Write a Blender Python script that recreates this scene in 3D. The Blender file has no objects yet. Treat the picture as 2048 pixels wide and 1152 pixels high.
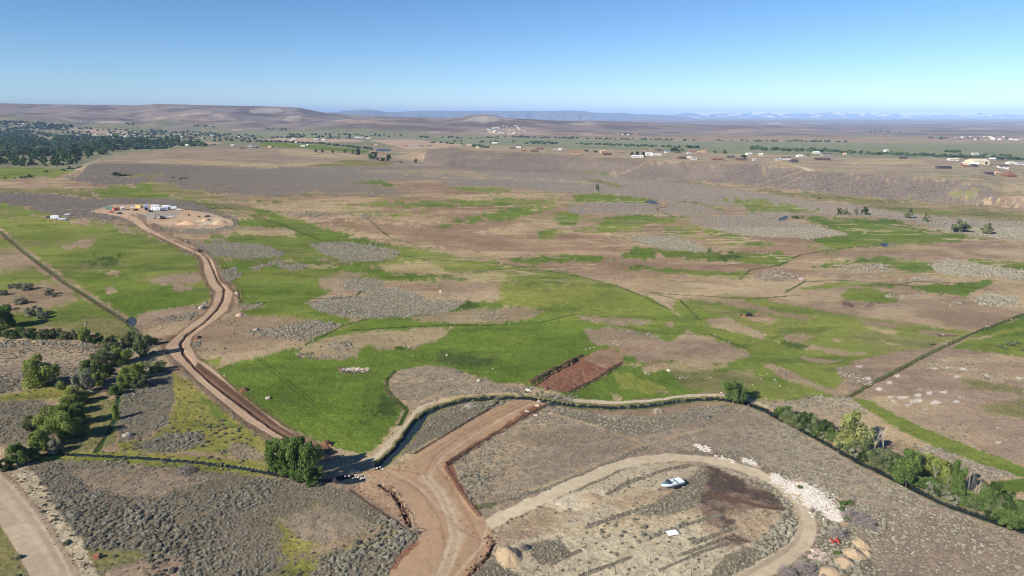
import bpy, math, random
import numpy as np
from mathutils import Vector, Matrix

# ------------------------------------------------------------------ camera, sky, sun, exposure
random.seed(7)
RNG = np.random.default_rng(11)
SC = bpy.context.scene
COL = SC.collection
PITCH = math.radians(14.18)
CAM_H = 90.0
F = 1365.33
SP, CP = math.sin(PITCH), math.cos(PITCH)
cam_d = bpy.data.cameras.new("camera")
cam_d.lens = 24.0
cam_d.sensor_width = 36.0
cam_d.clip_start = 1.0
cam_d.clip_end = 120000.0
cam = bpy.data.objects.new("camera", cam_d)
COL.objects.link(cam)
cam.location = (0, 0, CAM_H)
cam.rotation_euler = (math.radians(90) - PITCH, 0, 0)
SC.camera = cam

SUN_EL = math.radians(31)
SUN_AZ = math.radians(36)        # shadows run towards (cos, sin)
W = bpy.data.worlds.new("World")
SC.world = W
W.use_nodes = True
nt = W.node_tree
sky = nt.nodes.new("ShaderNodeTexSky")
sky.sky_type = 'NISHITA'
sky.sun_disc = False
sky.sun_elevation = SUN_EL
sky.sun_rotation = math.atan2(-math.cos(SUN_AZ), -math.sin(SUN_AZ))
sky.altitude = 2200
sky.air_density = 0.85
sky.dust_density = 0.05
sky.ozone_density = 3.0
bg = nt.nodes["Background"]
bg.inputs[1].default_value = 0.071
hs = nt.nodes.new("ShaderNodeHueSaturation")
hs.inputs["Saturation"].default_value = 1.18
nt.links.new(sky.outputs[0], hs.inputs["Color"])
nt.links.new(hs.outputs[0], bg.inputs[0])
sd = bpy.data.lights.new("sun", 'SUN')
sd.energy = 4.3
sd.angle = math.radians(0.53)
sd.color = (1.0, 0.93, 0.83)
sun = bpy.data.objects.new("sun", sd)
COL.objects.link(sun)
dv = Vector((math.cos(SUN_AZ) * math.cos(SUN_EL), math.sin(SUN_AZ) * math.cos(SUN_EL), -math.sin(SUN_EL)))
sun.rotation_euler = dv.to_track_quat('-Z', 'Y').to_euler()
sun.location = (-200, -150, 300)
SC.view_settings.view_transform = 'Standard'
SC.view_settings.look = 'None'
SC.view_settings.exposure = 0.90
SC.cycles.filter_width = 1.05
SC.view_settings.gamma = 1.0
SC.cycles.max_bounces = 6
SC.cycles.diffuse_bounces = 2
SC.cycles.volume_bounces = 0

# ------------------------------------------------------------------ small maths
def lin(c):
    c = np.asarray(c, float) / 255.0
    return np.where(c <= 0.04045, c / 12.92, ((c + 0.055) / 1.055) ** 2.4)

_T = np.random.default_rng(3).random((256, 256)).astype(np.float32)
def vnoise(x, y, seed=0):
    x = np.asarray(x, float) + seed * 17.3
    y = np.asarray(y, float) + seed * 31.7
    xi = np.floor(x); yi = np.floor(y)
    fx = x - xi; fy = y - yi
    fx = fx * fx * (3 - 2 * fx); fy = fy * fy * (3 - 2 * fy)
    a = xi.astype(np.int64) & 255; b = yi.astype(np.int64) & 255
    a1 = (a + 1) & 255; b1 = (b + 1) & 255
    return (_T[a, b] * (1 - fx) + _T[a1, b] * fx) * (1 - fy) + (_T[a, b1] * (1 - fx) + _T[a1, b1] * fx) * fy

def fbm(x, y, sc, octv=3, seed=0):
    x = np.asarray(x, float) / sc; y = np.asarray(y, float) / sc
    s = 0; a = 1; t = 0
    for i in range(octv):
        s = s + a * vnoise(x, y, seed + i * 5); t += a; a *= 0.5
        x, y = x * 1.63 + y * 1.26, y * 1.63 - x * 1.26
    return s / t

def sstep(a, b, x):
    t = np.clip((x - a) / (b - a), 0, 1)
    return t * t * (3 - 2 * t)

def interp(tab, u, k=1):
    return np.interp(u, [p[0] for p in tab], [p[k] for p in tab])

def yplane(v, z=0.0):
    """forward distance at which height z is seen at survey row v"""
    a = PITCH - np.arctan((576.0 - np.asarray(v, float)) / F)
    return (CAM_H - z) / np.tan(a)

def mapuv(X, Y):
    """sheet coordinates of the land-cover survey: a projection of the flat map"""
    d = Y * CP + CAM_H * SP
    return 1024 + F * X / d, 576 - F * (Y * SP - CAM_H * CP) / d

# ------------------------------------------------------------------ terrain height
BLUFF = [(780, 330, 318, 1), (845, 326, 306, 13), (900, 338, 297, 22), (1000, 343, 302, 24), (1130, 347, 311, 22), (1240, 353, 317, 21),
         (1370, 361, 324, 20), (1450, 366, 330, 19), (1520, 372, 328, 19), (1560, 375, 332, 19), (1625, 384, 341, 18), (1700, 391, 346, 17),
         (1800, 399, 353, 17), (1900, 405, 358, 16), (1960, 410, 368, 15), (2010, 416, 394, 9), (2100, 424, 402, 8), (2500, 430, 404, 8)]
BT = np.array([(b[0] - 1024) / F * 0.99 for b in BLUFF])
B_FOOT = yplane([b[1] for b in BLUFF]); B_Z = np.array([b[3] for b in BLUFF], float)
B_TOP = np.array([yplane(b[2], b[3]) for b in BLUFF])
B_TOP = np.maximum(B_TOP, B_FOOT + 40)
KNOLL = [(60, 352, 0), (150, 345, 2), (190, 325, 5), (235, 310, 8), (300, 301, 10), (380, 296, 12), (500, 294, 12), (600, 297, 9), (700, 305, 5), (840, 322, 0)]
KT = np.array([(b[0] - 1024) / F * 0.98 for b in KNOLL])
K_Z = np.array([b[2] for b in KNOLL], float); K_Y = np.array([yplane(b[1], b[2]) for b in KNOLL])
MESA = [(-900, 200), (-300, 205), (0, 207), (130, 210), (300, 212), (335, 209), (460, 212), (560, 214), (612, 216), (640, 222), (665, 226), (720, 230), (800, 233), (900, 236),
        (1000, 241), (1150, 247), (1400, 256), (3000, 262)]
MESA_T = [((p[0] - 1024) / F, p[1]) for p in MESA]
RIDGE = [(300, 262), (600, 250), (700, 238), (800, 236), (880, 237), (920, 235), (945, 230), (975, 229), (995, 232), (1010, 236), (1060, 238), (1110, 241), (1160, 242), (1180, 241),
         (1230, 243), (1330, 247), (1420, 250), (1520, 251), (1600, 255), (1700, 259), (1800, 263), (2048, 268), (3000, 270)]
RIDGE_T = [((p[0] - 1024) / F, p[1]) for p in RIDGE]
RIDGE2 = [(1000, 246), (1300, 244), (1500, 246), (1560, 244.5), (1700, 246), (1850, 247), (2048, 250), (3000, 252)]
RIDGE2_T = [((p[0] - 1024) / F, p[1]) for p in RIDGE2]

def H(X, Y):
    X = np.asarray(X, float); Y = np.asarray(Y, float)
    t = X / np.maximum(Y, 1.0)
    z = (fbm(X, Y, 70, 3, 1) - 0.5) * 2.2 * sstep(60, 200, Y) + (fbm(X, Y, 260, 2, 9) - 0.5) * 5.0 * sstep(300, 700, Y)
    z = z * (1 - 0.8 * sstep(1500, 2500, Y))
    # bluff with the houses on it
    f = np.interp(t, BT, B_FOOT); tp = np.interp(t, BT, B_TOP); bz = np.interp(t, BT, B_Z)
    bz = bz * sstep(BT[0], BT[1], t)
    g = (fbm(X, Y, 90, 3, 4) - 0.5)
    s = np.clip((Y - f + g * 30) / (tp - f), 0, 1)
    s = s * s * (3 - 2 * s)
    gul = (np.abs(fbm(X, Y * 0.35, 46, 2, 6) - 0.5) * 2)
    s = s - 0.15 * (0.4 - gul).clip(0, 1) * (s * (1 - s)) * 4
    z = z * (1 - 0.6 * s) + bz * s * (1 - sstep(1500, 2150, Y))
    # broad knoll on the left, river flat behind it
    kz = np.interp(t, KT, K_Z); ky = np.interp(t, KT, K_Y)
    kf = sstep(0.55, 1.0, Y / ky) * (1 - sstep(1.0, 1.25, Y / ky))
    z = z + kz * kf - 6 * sstep(1.02, 1.3, Y / ky) * (1 - sstep(-0.35, -0.15, t))
    # sage rise with the building site
    cx, cy = -362, 640
    z = z + 4.0 * np.exp(-(((X - cx) / 130) ** 2 + ((Y - cy - 10) / 85) ** 2) ** 1.5)
    # spoil-free far country
    far = sstep(8000, 10500, Y)
    zf = CAM_H - (13.6 / F) * Y
    z = z * (1 - far) + np.minimum(0, zf) * far
    def ridge(tab, yc, y0, back, pw, seed, amp):
        v = np.interp(t, [p[0] for p in tab], [p[1] for p in tab])
        zt = CAM_H + (231.0 - v) / F * yc
        q = np.clip((Y - y0) / (yc - y0), 0, 1)
        n = fbm(X, Y, 420, 4, seed) - 0.5
        up = q ** pw
        up = up * (1 - 0.0) + amp * n * np.sin(np.pi * q) * 1.0
        dn = 1 - sstep(yc + 150, yc + back, Y)
        return zt * np.clip(up, 0, 1.2) * dn
    z = np.maximum(z, ridge(MESA_T, 6200, 3500, 2600, 1.5, 21, 0.55))
    z = np.maximum(z, ridge(RIDGE_T, 4700, 3000, 1500, 1.1, 24, 0.5))
    z = np.maximum(z, ridge(RIDGE2_T, 9000, 6000, 2000, 1.0, 27, 0.4))
    return z

_S = np.geomspace(60, 40000, 2600)
def at(u, v):
    """the ground point the survey sheet shows at (u, v)"""
    cx = (u - 1024) / F; cy = (576 - v) / F
    d = np.array([cx, CP + cy * SP, -SP + cy * CP])
    P = np.array([0, 0, CAM_H])[:, None] + d[:, None] * _S
    below = P[2] < H(P[0], P[1])
    k = int(np.argmax(below))
    if not below[k]:
        k = len(_S) - 1
    a, b = _S[max(k - 1, 0)], _S[k]
    for _ in range(14):
        m = (a + b) / 2
        p = np.array([0, 0, CAM_H]) + d * m
        if p[2] < float(H(p[0], p[1])): b = m
        else: a = m
    p = np.array([0, 0, CAM_H]) + d * b
    return float(p[0]), float(p[1]), float(p[2])
def pxm(Y, Z=0.0):
    return F / (Y * CP + (CAM_H - Z) * SP)

# ------------------------------------------------------------------ land cover: colours as sunlit surfaces look, turned into albedo
ALB = 0.80
C = {
 'G':  ((114, 132, 56), (93, 112, 47), 0.0), 'GM': ((128, 136, 70), (108, 120, 58), 0.0), 'GD': ((78, 96, 46), (66, 84, 40), 0.02),
 'GY': ((142, 146, 74), (126, 132, 62), 0.0), 'Y': ((158, 148, 82), (122, 124, 58), 0.10), 'O': ((138, 130, 84), (120, 116, 76), 0.04),
 'B':  ((166, 144, 120), (148, 127, 102), 0.015), 'R': ((164, 136, 110), (142, 116, 94), 0.02), 'T': ((194, 172, 134), (176, 154, 118), 0.01),
 'BP': ((166, 144, 122), (152, 130, 110), 0.02), 'S': ((168, 150, 128), (152, 134, 114), 0.9), 'SD': ((130, 120, 100), (120, 108, 90), 1.0),
 'SS': ((150, 132, 112), (136, 122, 100), 0.35), 'SL': ((160, 142, 122), (150, 132, 112), 0.75),
 'RD': ((182, 152, 122), (168, 139, 110), 0.0), 'RS': ((150, 110, 88), (130, 92, 74), 0.0), 'DD': ((114, 90, 74), (96, 75, 62), 0.0),
 'GR': ((194, 174, 148), (172, 155, 132), 0.0), 'W': ((212, 196, 168), (198, 182, 152), 0.0), 'PS': ((196, 182, 152), (180, 165, 138), 0.13),
 'DK': ((100, 86, 76), (86, 73, 65), 0.02), 'TR': ((206, 190, 160), (192, 175, 146), 0.0), 'F1': ((122, 126, 96), (146, 138, 110), 0.0),
 'FG': ((144, 144, 116), (130, 134, 106), 0.0), 'PK': ((190, 164, 140), (178, 152, 128), 0.0), 'M': ((168, 153, 128), (154, 140, 118), 0.03), 'RU': ((200, 172, 142), (186, 158, 130), 0.0),
 'BF': ((136, 121, 108), (118, 105, 95), 0.45), 'WA': ((60, 70, 80), (60, 70, 80), 0.0), 'WP': ((216, 206, 190), (206, 192, 172), 0.0),  # BF: grey sage slope, darkened further so the bluff face looks shaded
 'GC': ((182, 172, 156), (166, 156, 142), 0.0),
}
# (class, softness px, points)  or  (class, 'L', width m, points) ; extra dict: dz, kind
LAND = []
def A(cls, soft, s, **k):
    p = [tuple(float(q) for q in w.split(',')) for w in s.split()]
    LAND.append((cls, soft, p, k))
def L(cls, width, s, **k):
    k['w'] = width
    A(cls, 0, s, **k)
# far country
A('F1', 3, "-200,240 400,250 850,266 900,290 700,300 500,296 350,299 240,312 150,345 -200,350")
A('FG', 2, "850,270 1100,277 1500,284 2300,288 2300,332 1750,322 1500,310 1300,303 1050,293 900,291")
A('FG', 2, "480,262 700,268 860,272 850,280 600,276 470,272")
A('PK', 1, "742,281 820,279 920,288 930,293 850,297 790,293")
A('PK', 1, "560,276 700,278 730,284 600,285 520,281")
A('PK', 1, "130,258 180,260 260,264 268,268 160,263")
A('PK', 1, "290,283 400,283 450,287 350,292 290,289")
A('G', 1, "520,284 600,287 740,301 730,309 650,306 600,301 520,292")
A('FG', 1, "780,302 900,300 980,292 900,296 800,300 770,308 830,308")
A('WA', 0.6, "752,299 765,297.6 780,299 781,302 765,303 752,301.5", kind='water')
A('M', 2, "860,297 1000,302 1130,311 1370,324 1560,331 1700,346 1900,358 2010,394 2300,404 2300,322 1800,316 1500,308 1300,302 1100,296 940,292")
A('BF', 2, "845,326 860,299 900,297 1000,303 1130,312 1240,318 1370,325 1450,331 1520,329 1560,333 1625,342 1700,347 1800,354 1900,359 1955,369 2005,395 2300,404 2300,430 1900,405 1700,391 1560,375 1450,366 1370,361 1240,353 1130,347 1000,343 900,338")
A('T', 2, "1960,364 2048,372 2300,380 2300,405 2048,402 2010,392")
A('T', 1, "1530,322 1570,322 1625,336 1620,341 1570,331")
L('T', 4, "1525,328 1530,350 1533,355", alpha=.5); L('T', 5, "1480,372 1540,362 1580,350 1620,342", alpha=.6); L('T', 4, "1558,373 1600,355", alpha=.6); L('WP', 9, "1585,332 1605,335 1622,341", alpha=.8)
A('T', 1.5, "1890,384 1930,380 1960,392 1920,396"); L('T', 5, "1220,352 1280,332 1310,318", alpha=.5); L('T', 6, "1900,360 1960,366 2048,372", alpha=.4)
A('T', 2, "1690,320 1800,316 1860,322 1800,330 1700,330")
A('O', 2, "1165,345 1300,358 1480,376 1560,388 1640,399 1780,424 1900,436 2048,443 2300,450 2300,432 2048,426 1850,408 1720,395 1600,385 1500,378 1350,364")
A('G', 2, "1165,346 1200,346 1215,350 1175,349")
A('WP', .5, "925,243 945,236 970,232 1005,236 1000,241 960,246", alpha=.42); A('WP', .5, "500,221 530,216 560,217 565,222 540,226 510,226", alpha=.42); A('WP', .5, "1130,246 1180,243 1200,247 1150,249", alpha=.42); A('PK', .5, "1400,262 1500,256 1530,262 1450,268", alpha=.42); A('WP', .4, "1530,246 1560,245 1570,248 1540,249", alpha=.42)
A('BP', .5, "300,236 420,232 480,240 380,246", alpha=.42); A('PK', .4, "360,240 520,243 600,246 480,246", alpha=.42); A('PK', .4, "40,226 160,224 180,230 60,232", alpha=.42); A('PK', .4, "650,240 800,246 860,250 700,247", alpha=.42); A('PK', .4, "1010,256 1060,252 1110,262 1040,268 980,268", alpha=.42)
# left knoll and sage plain
A('SL', 3, "130,355 190,325 235,311 350,297 500,294 600,297 700,305 840,322 900,336 1000,350 900,366 760,376 640,382 560,396 480,392 380,385 300,372 200,368")
A('T', 4, "280,322 420,322 560,332 540,336 400,330"); A('T', 3, "520,330 700,322 720,328 620,336"); A('T', 3, "560,300 640,302 740,315 720,325 640,315 560,308")
A('O', 3, "620,332 700,318 790,328 760,336 680,334"); A('O', 3, "240,350 330,346 330,352 240,356")
A('T', 3, "130,356 155,338 175,330 168,342 150,352")
A('S', 3, "560,338 700,345 850,340 1000,345 1165,350 1300,362 1480,382 1600,402 1700,412 1850,435 2048,446 2300,452 2300,490 2048,478 1980,472 1900,462 1820,442 1750,433 1680,429 1600,425 1560,410 1450,411 1340,402 1250,392 1130,384 1000,372 850,365 640,372 560,362")
A('T', 3, "700,340 900,337 1000,352 1180,362 1200,370 1050,362 900,352 760,348"); A('O', 2, "1165,354 1230,366 1260,376 1220,374 1180,364")
A('T', 3, "850,352 1000,356 1090,368 960,362"); A('R', 3, "700,362 880,358 1000,368 900,376 720,376")
A('S', 2, "880,362 1000,360 1130,368 1140,380 1000,372 900,372")
# middle country
A('R', 6, "560,392 900,370 1100,388 1140,410 1400,440 1700,500 1600,560 1300,560 1100,540 900,505 700,470 560,430")
A('T', 5, "480,425 520,405 640,402 800,420 900,440 860,452 740,440 620,436 640,452 760,470 900,495 880,505 720,478 600,440")
A('T', 6, "1180,560 1400,548 1560,556 1850,556 2100,562 2100,575 1850,562 1620,572 1450,588 1330,600")
A('T', 4, "1000,382 1130,388 1120,398 1000,402 900,410 900,398")
A('T', 4, "1100,440 1150,452 1140,462 1050,470 960,462 1000,452")
A('O', 5, "300,360 480,395 560,396 640,385 560,405 420,405 260,380")
A('O', 3, "0,376 100,374 180,380 190,396 100,388 0,390 -100,390 -100,376")
A('GM', 2, "-100,334 0,335 80,335 150,341 120,353 0,358 -100,358")
A('GM', 3, "188,380 230,370 300,368 312,380 350,392 440,408 520,418 600,438 660,460 720,478 800,492 900,508 980,522 1060,535 1150,550 1230,570 1290,592 1340,618 1250,640 1100,640 960,560 860,545 780,542 700,524 640,520 560,522 500,505 450,480 470,452 430,432 300,402 200,398")
A('G', 2, "400,412 520,420 600,442 720,480 860,512 980,526 880,524 780,512 700,488 600,478 500,452 440,432")
A('G', 2, "330,398 430,412 470,440 430,430 340,408")
A('G', 2, "230,374 300,370 308,382 250,388 205,384")
A('O', 3, "380,405 470,412 540,432 520,440 440,425")
A('T', 2, "455,425 500,428 505,436 470,438"); A('T', 2, "460,452 560,456 600,470 590,476 480,470")
A('B', 2, "500,456 560,455 590,468 520,468")
A('G', 3, "430,520 560,520 640,518 800,542 900,545 960,560 880,575 740,556 690,560 650,590 620,602 700,640 660,672 600,650 520,635 480,622 470,570 450,545")
A('GM', 3, "420,470 500,475 600,478 640,490 620,520 560,525 440,520 400,500")
A('T', 2, "575,532 660,526 690,530 640,537 570,540"); A('B', 2, "640,555 690,542 740,548 690,560 670,580 640,575")
A('T', 3, "760,530 850,520 900,545 1000,545 1050,575 1000,600 860,602 820,585 760,565 860,560 940,562 900,550 770,545")
A('B', 4, "790,572 900,562 1010,562 1040,590 1000,602 860,604 820,588")
A('GM', 3, "860,525 960,530 1040,548 1080,570 1180,562 1150,550 1060,535 980,524"); 
A('G', 4, "850,604 940,606 1020,602 1100,590 1200,570 1290,595 1400,645 1500,655 1640,700 1690,735 1690,762 1640,792 1500,790 1430,785 1300,800 1200,806 1130,798 1070,772 1000,766 930,745 860,730 790,742 770,765 780,790 808,815 790,850 745,905 700,905 650,890 560,850 480,790 430,748 430,735 520,712 600,690 660,655 740,635 830,625")
A('GY', 8, "1000,560 1090,575 1180,570 1200,590 1130,610 1060,620 1000,600")
A('G', 3, "480,600 620,612 700,640 640,672 590,640 520,635")
A('B', 3, "385,690 420,655 440,638 560,631 660,645 690,655 640,668 590,688 530,710 470,715 430,738 400,722")
A('GY', 4, "400,720 440,715 440,735 425,735")
A('B', 3, "588,694 640,678 720,664 800,660 905,655 890,672 830,697 760,700 735,690 720,712 690,716 640,712 602,706")
A('G', 3, "718,700 735,690 745,690 742,722 718,722"); A('GD', 2, "788,692 812,692 810,700 790,699")
A('B', 3, "820,633 870,627 960,617 1040,613 1095,622 1050,640 980,648 900,646 840,643")
A('BP', 3, "1150,630 1200,633 1300,640 1308,647 1240,650 1180,643"); A('GY', 4, "1200,618 1270,613 1290,625 1220,628"); A('GY', 3, "1110,628 1160,624 1140,635")
A('BP', 3, "1170,660 1220,655 1270,664 1335,684 1375,661 1425,676 1490,700 1498,713 1450,726 1400,736 1345,722 1290,728 1240,702 1222,692 1190,690")
A('T', 4, "1240,728 1400,722 1455,733 1390,748 1320,738"); A('R', 3, "1225,695 1300,690 1310,698 1250,706"); A('B', 3, "1280,735 1300,728 1330,732 1315,742 1290,748"); A('O', 6, "1340,745 1500,740 1540,770 1480,790 1380,780")
A('B', 2, "1240,752 1290,770 1345,786 1338,788 1280,775"); A('T', 1.5, "1222,787 1245,792 1240,803 1226,801"); A('GY', 3, "1225,742 1260,748 1330,775 1300,790 1240,775")
A('T', 2, "1330,603 1355,620 1362,632 1352,632 1342,620 1325,608"); A('B', 2, "1330,645 1348,642 1345,652 1330,655")
A('GM', 3, "1350,602 1430,590 1500,592 1560,605 1650,622 1760,640 1850,652 1945,663 1900,682 1850,701 1790,703 1720,720 1680,735 1682,765 1640,782 1580,755 1500,702 1440,662 1380,642 1340,620")
A('G', 3, "1340,612 1400,612 1440,628 1500,655 1540,680 1640,720 1680,760 1640,782 1580,750 1500,702 1430,660 1380,645")
A('B', 3, "1400,588 1480,598 1560,625 1640,632 1600,640 1500,620 1430,605 1380,596"); A('BP', 2, "1408,638 1450,634 1532,668 1525,678 1470,665 1420,652")
A('R', 1.5, "1485,632 1515,626 1560,640 1540,648 1500,640")
A('B', 2, "1560,669 1600,668 1632,672 1604,686 1700,704 1732,708 1690,711 1600,696"); A('BP', 1.5, "1598,712 1680,721 1660,729 1610,722"); A('BP', 1.5, "1655,672 1685,682 1670,684")
A('T', 1.5, "1728,652 1800,663 1792,670 1755,664"); A('B', 1.5, "1720,640 1800,648 1790,656 1730,650"); A('T', 1, "1760,681 1800,690 1780,690"); A('B', 1.5, "1830,658 1920,668 1890,674 1845,668")
A('BP', 3, "1524,726 1560,734 1625,764 1690,790 1705,800 1640,790 1575,762")
A('GM', 5, "1500,765 1600,765 1640,785 1700,800 1600,803 1500,800")
A('BP', 3, "1700,797 1690,735 1790,706 1900,696 2048,716 2300,730 2300,1000 2048,925 1990,915 1900,880 1820,842 1740,800")
A('G', 2, "1900,696 1960,664 2048,632 2300,600 2300,735 2048,715 1985,704"); A('GY', 2, "1980,665 2048,652 2048,660 1990,672"); A('T', 1.5, "1925,678 1990,670 1970,678")
A('SS', 3, "1670,735 1740,742 1760,758 1735,775 1690,765"); A('SS', 3, "1810,730 1870,722 1920,738 2048,760 2048,772 1940,752 1850,740")
A('O', 4, "1960,810 2048,800 2200,800 2200,850 2048,840 1980,830"); A('O', 4, "1915,755 2048,775 2048,790 1940,775"); A('T', 4, "1740,790 1790,795 1800,812 1770,815")
for (a, b, c, d) in [(1857, 786, 9, 3), (1838, 790, 10, 3), (1806, 795, 12, 2.5), (1832, 801, 14, 4), (1872, 806, 12, 3.5), (1886, 784, 8, 2.5), (1818, 808, 7, 2), (1850, 819, 6, 2), (1925, 795, 7, 2), (1783, 793, 6, 2), (1758, 778, 7, 2.5), (1762, 756, 6, 2.5),
                     (1779, 765, 4, 2), (1840, 778, 5, 2), (1912, 803, 5, 1.5), (1788, 802, 5, 2), (1997, 884, 5, 2), (1995, 855, 3, 1.5), (1733, 757, 8, 2), (1745, 768, 8, 2), (1866, 737, 7, 2), (1900, 735, 10, 2), (1926, 738, 8, 2), (1915, 753, 7, 2), (2040, 756, 7, 2), (1970, 750, 8, 2), (1793, 752, 7, 1.5), (1718, 733, 7, 2)]:
    A('WP', 1.2, " ".join("%.1f,%.1f" % (a + c * math.cos(q), b + d * math.sin(q)) for q in np.linspace(0, 5.5, 8)))
A('T', 4, "1735,805 1800,850 1880,890 1960,915 1900,900 1820,893 1760,872 1735,840")
A('S', 2, "1822,892 1900,892 1960,908 2032,950 1985,962 1900,938 1850,918")
A('G', 1.5, "1700,797 1740,801 1820,843 1900,878 2000,914 2048,934 2300,990 2300,1020 2048,956 1960,927 1880,897 1800,862 1752,832")
A('G', 2, "1988,965 2048,956 2200,960 2200,985 2048,982 1992,986")
# greens and sage of the middle
for s in ["1145,390 1200,385 1270,395 1305,401 1310,405 1250,409 1150,402", "900,376 940,373 1000,377 1022,382 965,386", "966,431 1000,421 1060,412 1112,415 1080,426 1020,441 985,441", "1108,432 1165,425 1152,450 1118,452",
          "1150,462 1215,434 1290,428 1332,440 1275,458 1232,465 1170,466", "1240,515 1272,494 1312,495 1312,514 1282,518", "1310,498 1400,503 1500,505 1580,515 1560,530 1500,528 1400,519 1330,512",
          "1020,520 1080,510 1200,511 1232,520 1100,525 1050,528", "1240,529 1300,533 1400,544 1500,545 1512,551 1480,558 1400,551 1310,542 1262,538", "1600,432 1700,438 1780,437 1850,455 1920,468 1972,478 1900,485 1780,487 1700,497 1650,495 1620,476 1690,470 1650,455",
          "1500,505 1560,505 1592,520 1560,531 1520,520", "1620,535 1680,521 1760,515 1850,522 1880,540 1820,545 1790,536 1700,528 1650,535", "1700,578 1740,578 1800,590 1792,605 1750,606 1690,600 1680,590",
          "1600,577 1680,563 1780,568 1800,574 1700,571 1620,581", "1800,570 1900,568 1992,560 1960,580 1930,591 1860,585", "1940,520 2048,525 2200,530 2200,545 2048,540 1960,530", "870,456 950,430 965,440 890,454", "660,368 720,362 765,362 784,371 772,376 745,371 700,370",
          "1075,462 1130,460 1110,475 1080,478", "1430,455 1500,478 1480,484 1400,465"]:
    A('G', 2, s)
for s in ["1430,398 1500,400 1600,412 1640,420 1600,430 1520,425 1480,412", "700,410 800,404 900,400 1000,396 1065,398 1108,408 1000,412 850,416", "1300,436 1400,430 1340,445 1250,460", "1320,460 1420,450 1380,470", "1620,490 1680,500 1640,505", "1040,440 1140,425 1130,432 1060,446",
          "720,430 800,425 860,430 780,436", "1330,470 1420,476 1560,490 1500,492"]:
    A('GM', 3, s)
A('O', 3, "1330,408 1400,402 1440,415 1460,425 1400,425"); A('O', 2, "1380,418 1440,412 1450,428 1395,428")
A('R', 3, "1160,432 1200,430 1205,445 1180,455 1158,450"); A('R', 3, "1040,435 1100,430 1100,445 1060,452 1035,445")
for s in ["620,490 680,484 740,490 800,505 792,514 740,522 690,520 650,508", "385,490 450,487 520,490 572,505 560,515 480,516 420,511", "680,566 720,558 762,562 766,570 722,583 690,579",
          "612,606 650,597 720,592 760,576 800,578 842,592 862,605 942,604 922,618 860,630 740,636 680,633 640,622", "500,661 560,655 620,641 682,648 652,666 610,681 560,676 500,670", "655,690 700,684 708,694 670,701",
          "555,531 600,527 616,536 580,541", "440,546 470,535 482,553 455,563", "1130,416 1190,405 1300,409 1322,425 1240,429 1150,426", "1380,441 1450,430 1560,440 1640,455 1692,468 1620,476 1500,471 1420,456",
          "1340,406 1400,410 1450,426 1380,431 1330,426", "1260,476 1340,472 1402,490 1412,503 1330,498 1280,486", "1860,530 1900,520 1960,530 2048,545 2200,555 2200,570 2048,560 1960,553 1880,548",
          "1940,601 1980,585 2032,598 2042,610 1980,613", "-100,388 0,388 60,387 165,396 140,406 60,411 -100,410", "1480,430 1570,425 1600,432 1560,440"]:
    A('S', 1.5, s)
for s in ["1500,546 1560,540 1602,555 1560,565 1510,556", "1675,536 1700,527 1760,528 1792,540 1720,544", "640,372 690,362 760,370 822,386 780,392 640,390", "1770,590 1840,588 1830,596 1780,596", "1880,605 1940,600 1930,612", "940,628 1000,622 1010,632 960,640",
          "590,705 700,712 690,722 600,715", "1250,658 1320,672 1310,676 1250,664", "1380,700 1430,715 1420,720 1370,712", "1470,700 1498,706 1490,714", "430,560 450,600 440,610 425,585", "470,610 520,606 530,612 480,622",
          "420,480 450,478 460,486", "300,485 380,500 400,520 350,515 310,500", "500,535 560,522 570,526 510,540", "560,428 640,424 700,430 640,436", "690,428 770,432 730,438", "1800,560 1860,552 1900,560"]:
    A('SS', 2, s)
# left meadow
A('GM', 3, "-100,404 0,405 100,420 200,434 270,450 330,480 400,520 412,560 428,600 380,612 300,625 265,640 160,575 60,505 0,460 -100,400")
A('G', 5, "160,560 260,560 410,590 380,612 300,622 268,636 200,600"); A('G', 4, "150,450 240,445 280,460 250,470 180,465"); A('GD', 6, "170,520 240,515 230,530 180,532")
for s in ["128,492 165,478 196,474 172,495 135,499", "200,543 225,540 242,548 215,552", "290,562 350,548 402,545 410,560 370,570 310,567", "345,576 380,572 387,580 350,583", "205,577 225,573 232,582 215,588", "420,420 480,425 470,430", "230,455 280,458 270,464 240,462"]:
    A('BP', 2.5, s)
A('B', 2, "170,415 230,412 200,422"); 
A('GM', 3, "-200,420 0,462 60,530 120,568 245,640 300,690 280,692 200,668 100,655 -200,655")
A('B', 3, "-100,490 0,495 35,505 64,530 40,542 -100,548"); A('B', 4, "-100,580 0,585 90,565 130,570 152,600 120,613 60,622 -100,628"); A('O', 3, "160,630 230,638 275,674 200,670 165,648")
A('S', 3, "60,416 120,405 250,399 330,399 400,411 470,440 477,455 400,466 350,461 280,452 240,442 190,441 120,432")
A('B', 2, "60,430 150,437 260,445 200,448 90,440")
A('RU', 1.5, "178,424 222,410 300,408 362,418 420,427 462,440 468,450 400,458 345,454 300,452 262,442 215,428", kind='yard')
A('BP', 1.5, "300,452 360,446 420,450 468,450 430,458 360,463 320,458"); A('GC', 1.2, "262,432 330,420 365,427 340,434 300,441", kind='yard'); A('W', 1.2, "380,442 440,437 448,445 400,450")
A('SS', 1, "296,447 318,450 345,462 335,466 310,458")
A('BP', 3, "275,628 330,620 400,612 418,618 380,632 330,640 280,645"); A('SS', 2, "300,640 360,628 405,622 380,640 330,645")
A('S', 1.5, "378,690 400,682 412,700 395,712 380,706")
A('S', 3, "-200,682 0,682 100,683 170,688 230,700 290,690 330,730 350,748 300,754 240,778 200,770 100,776 0,792 -200,800")
A('Y', 3, "-200,792 0,790 100,768 165,770 200,790 120,797 60,803 -200,812"); A('SD', 3, "-200,808 80,800 130,830 130,880 60,892 -200,885")
A('SD', 3, "240,778 300,754 350,750 365,776 345,810 335,850 280,872 240,885 232,830")
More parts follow.
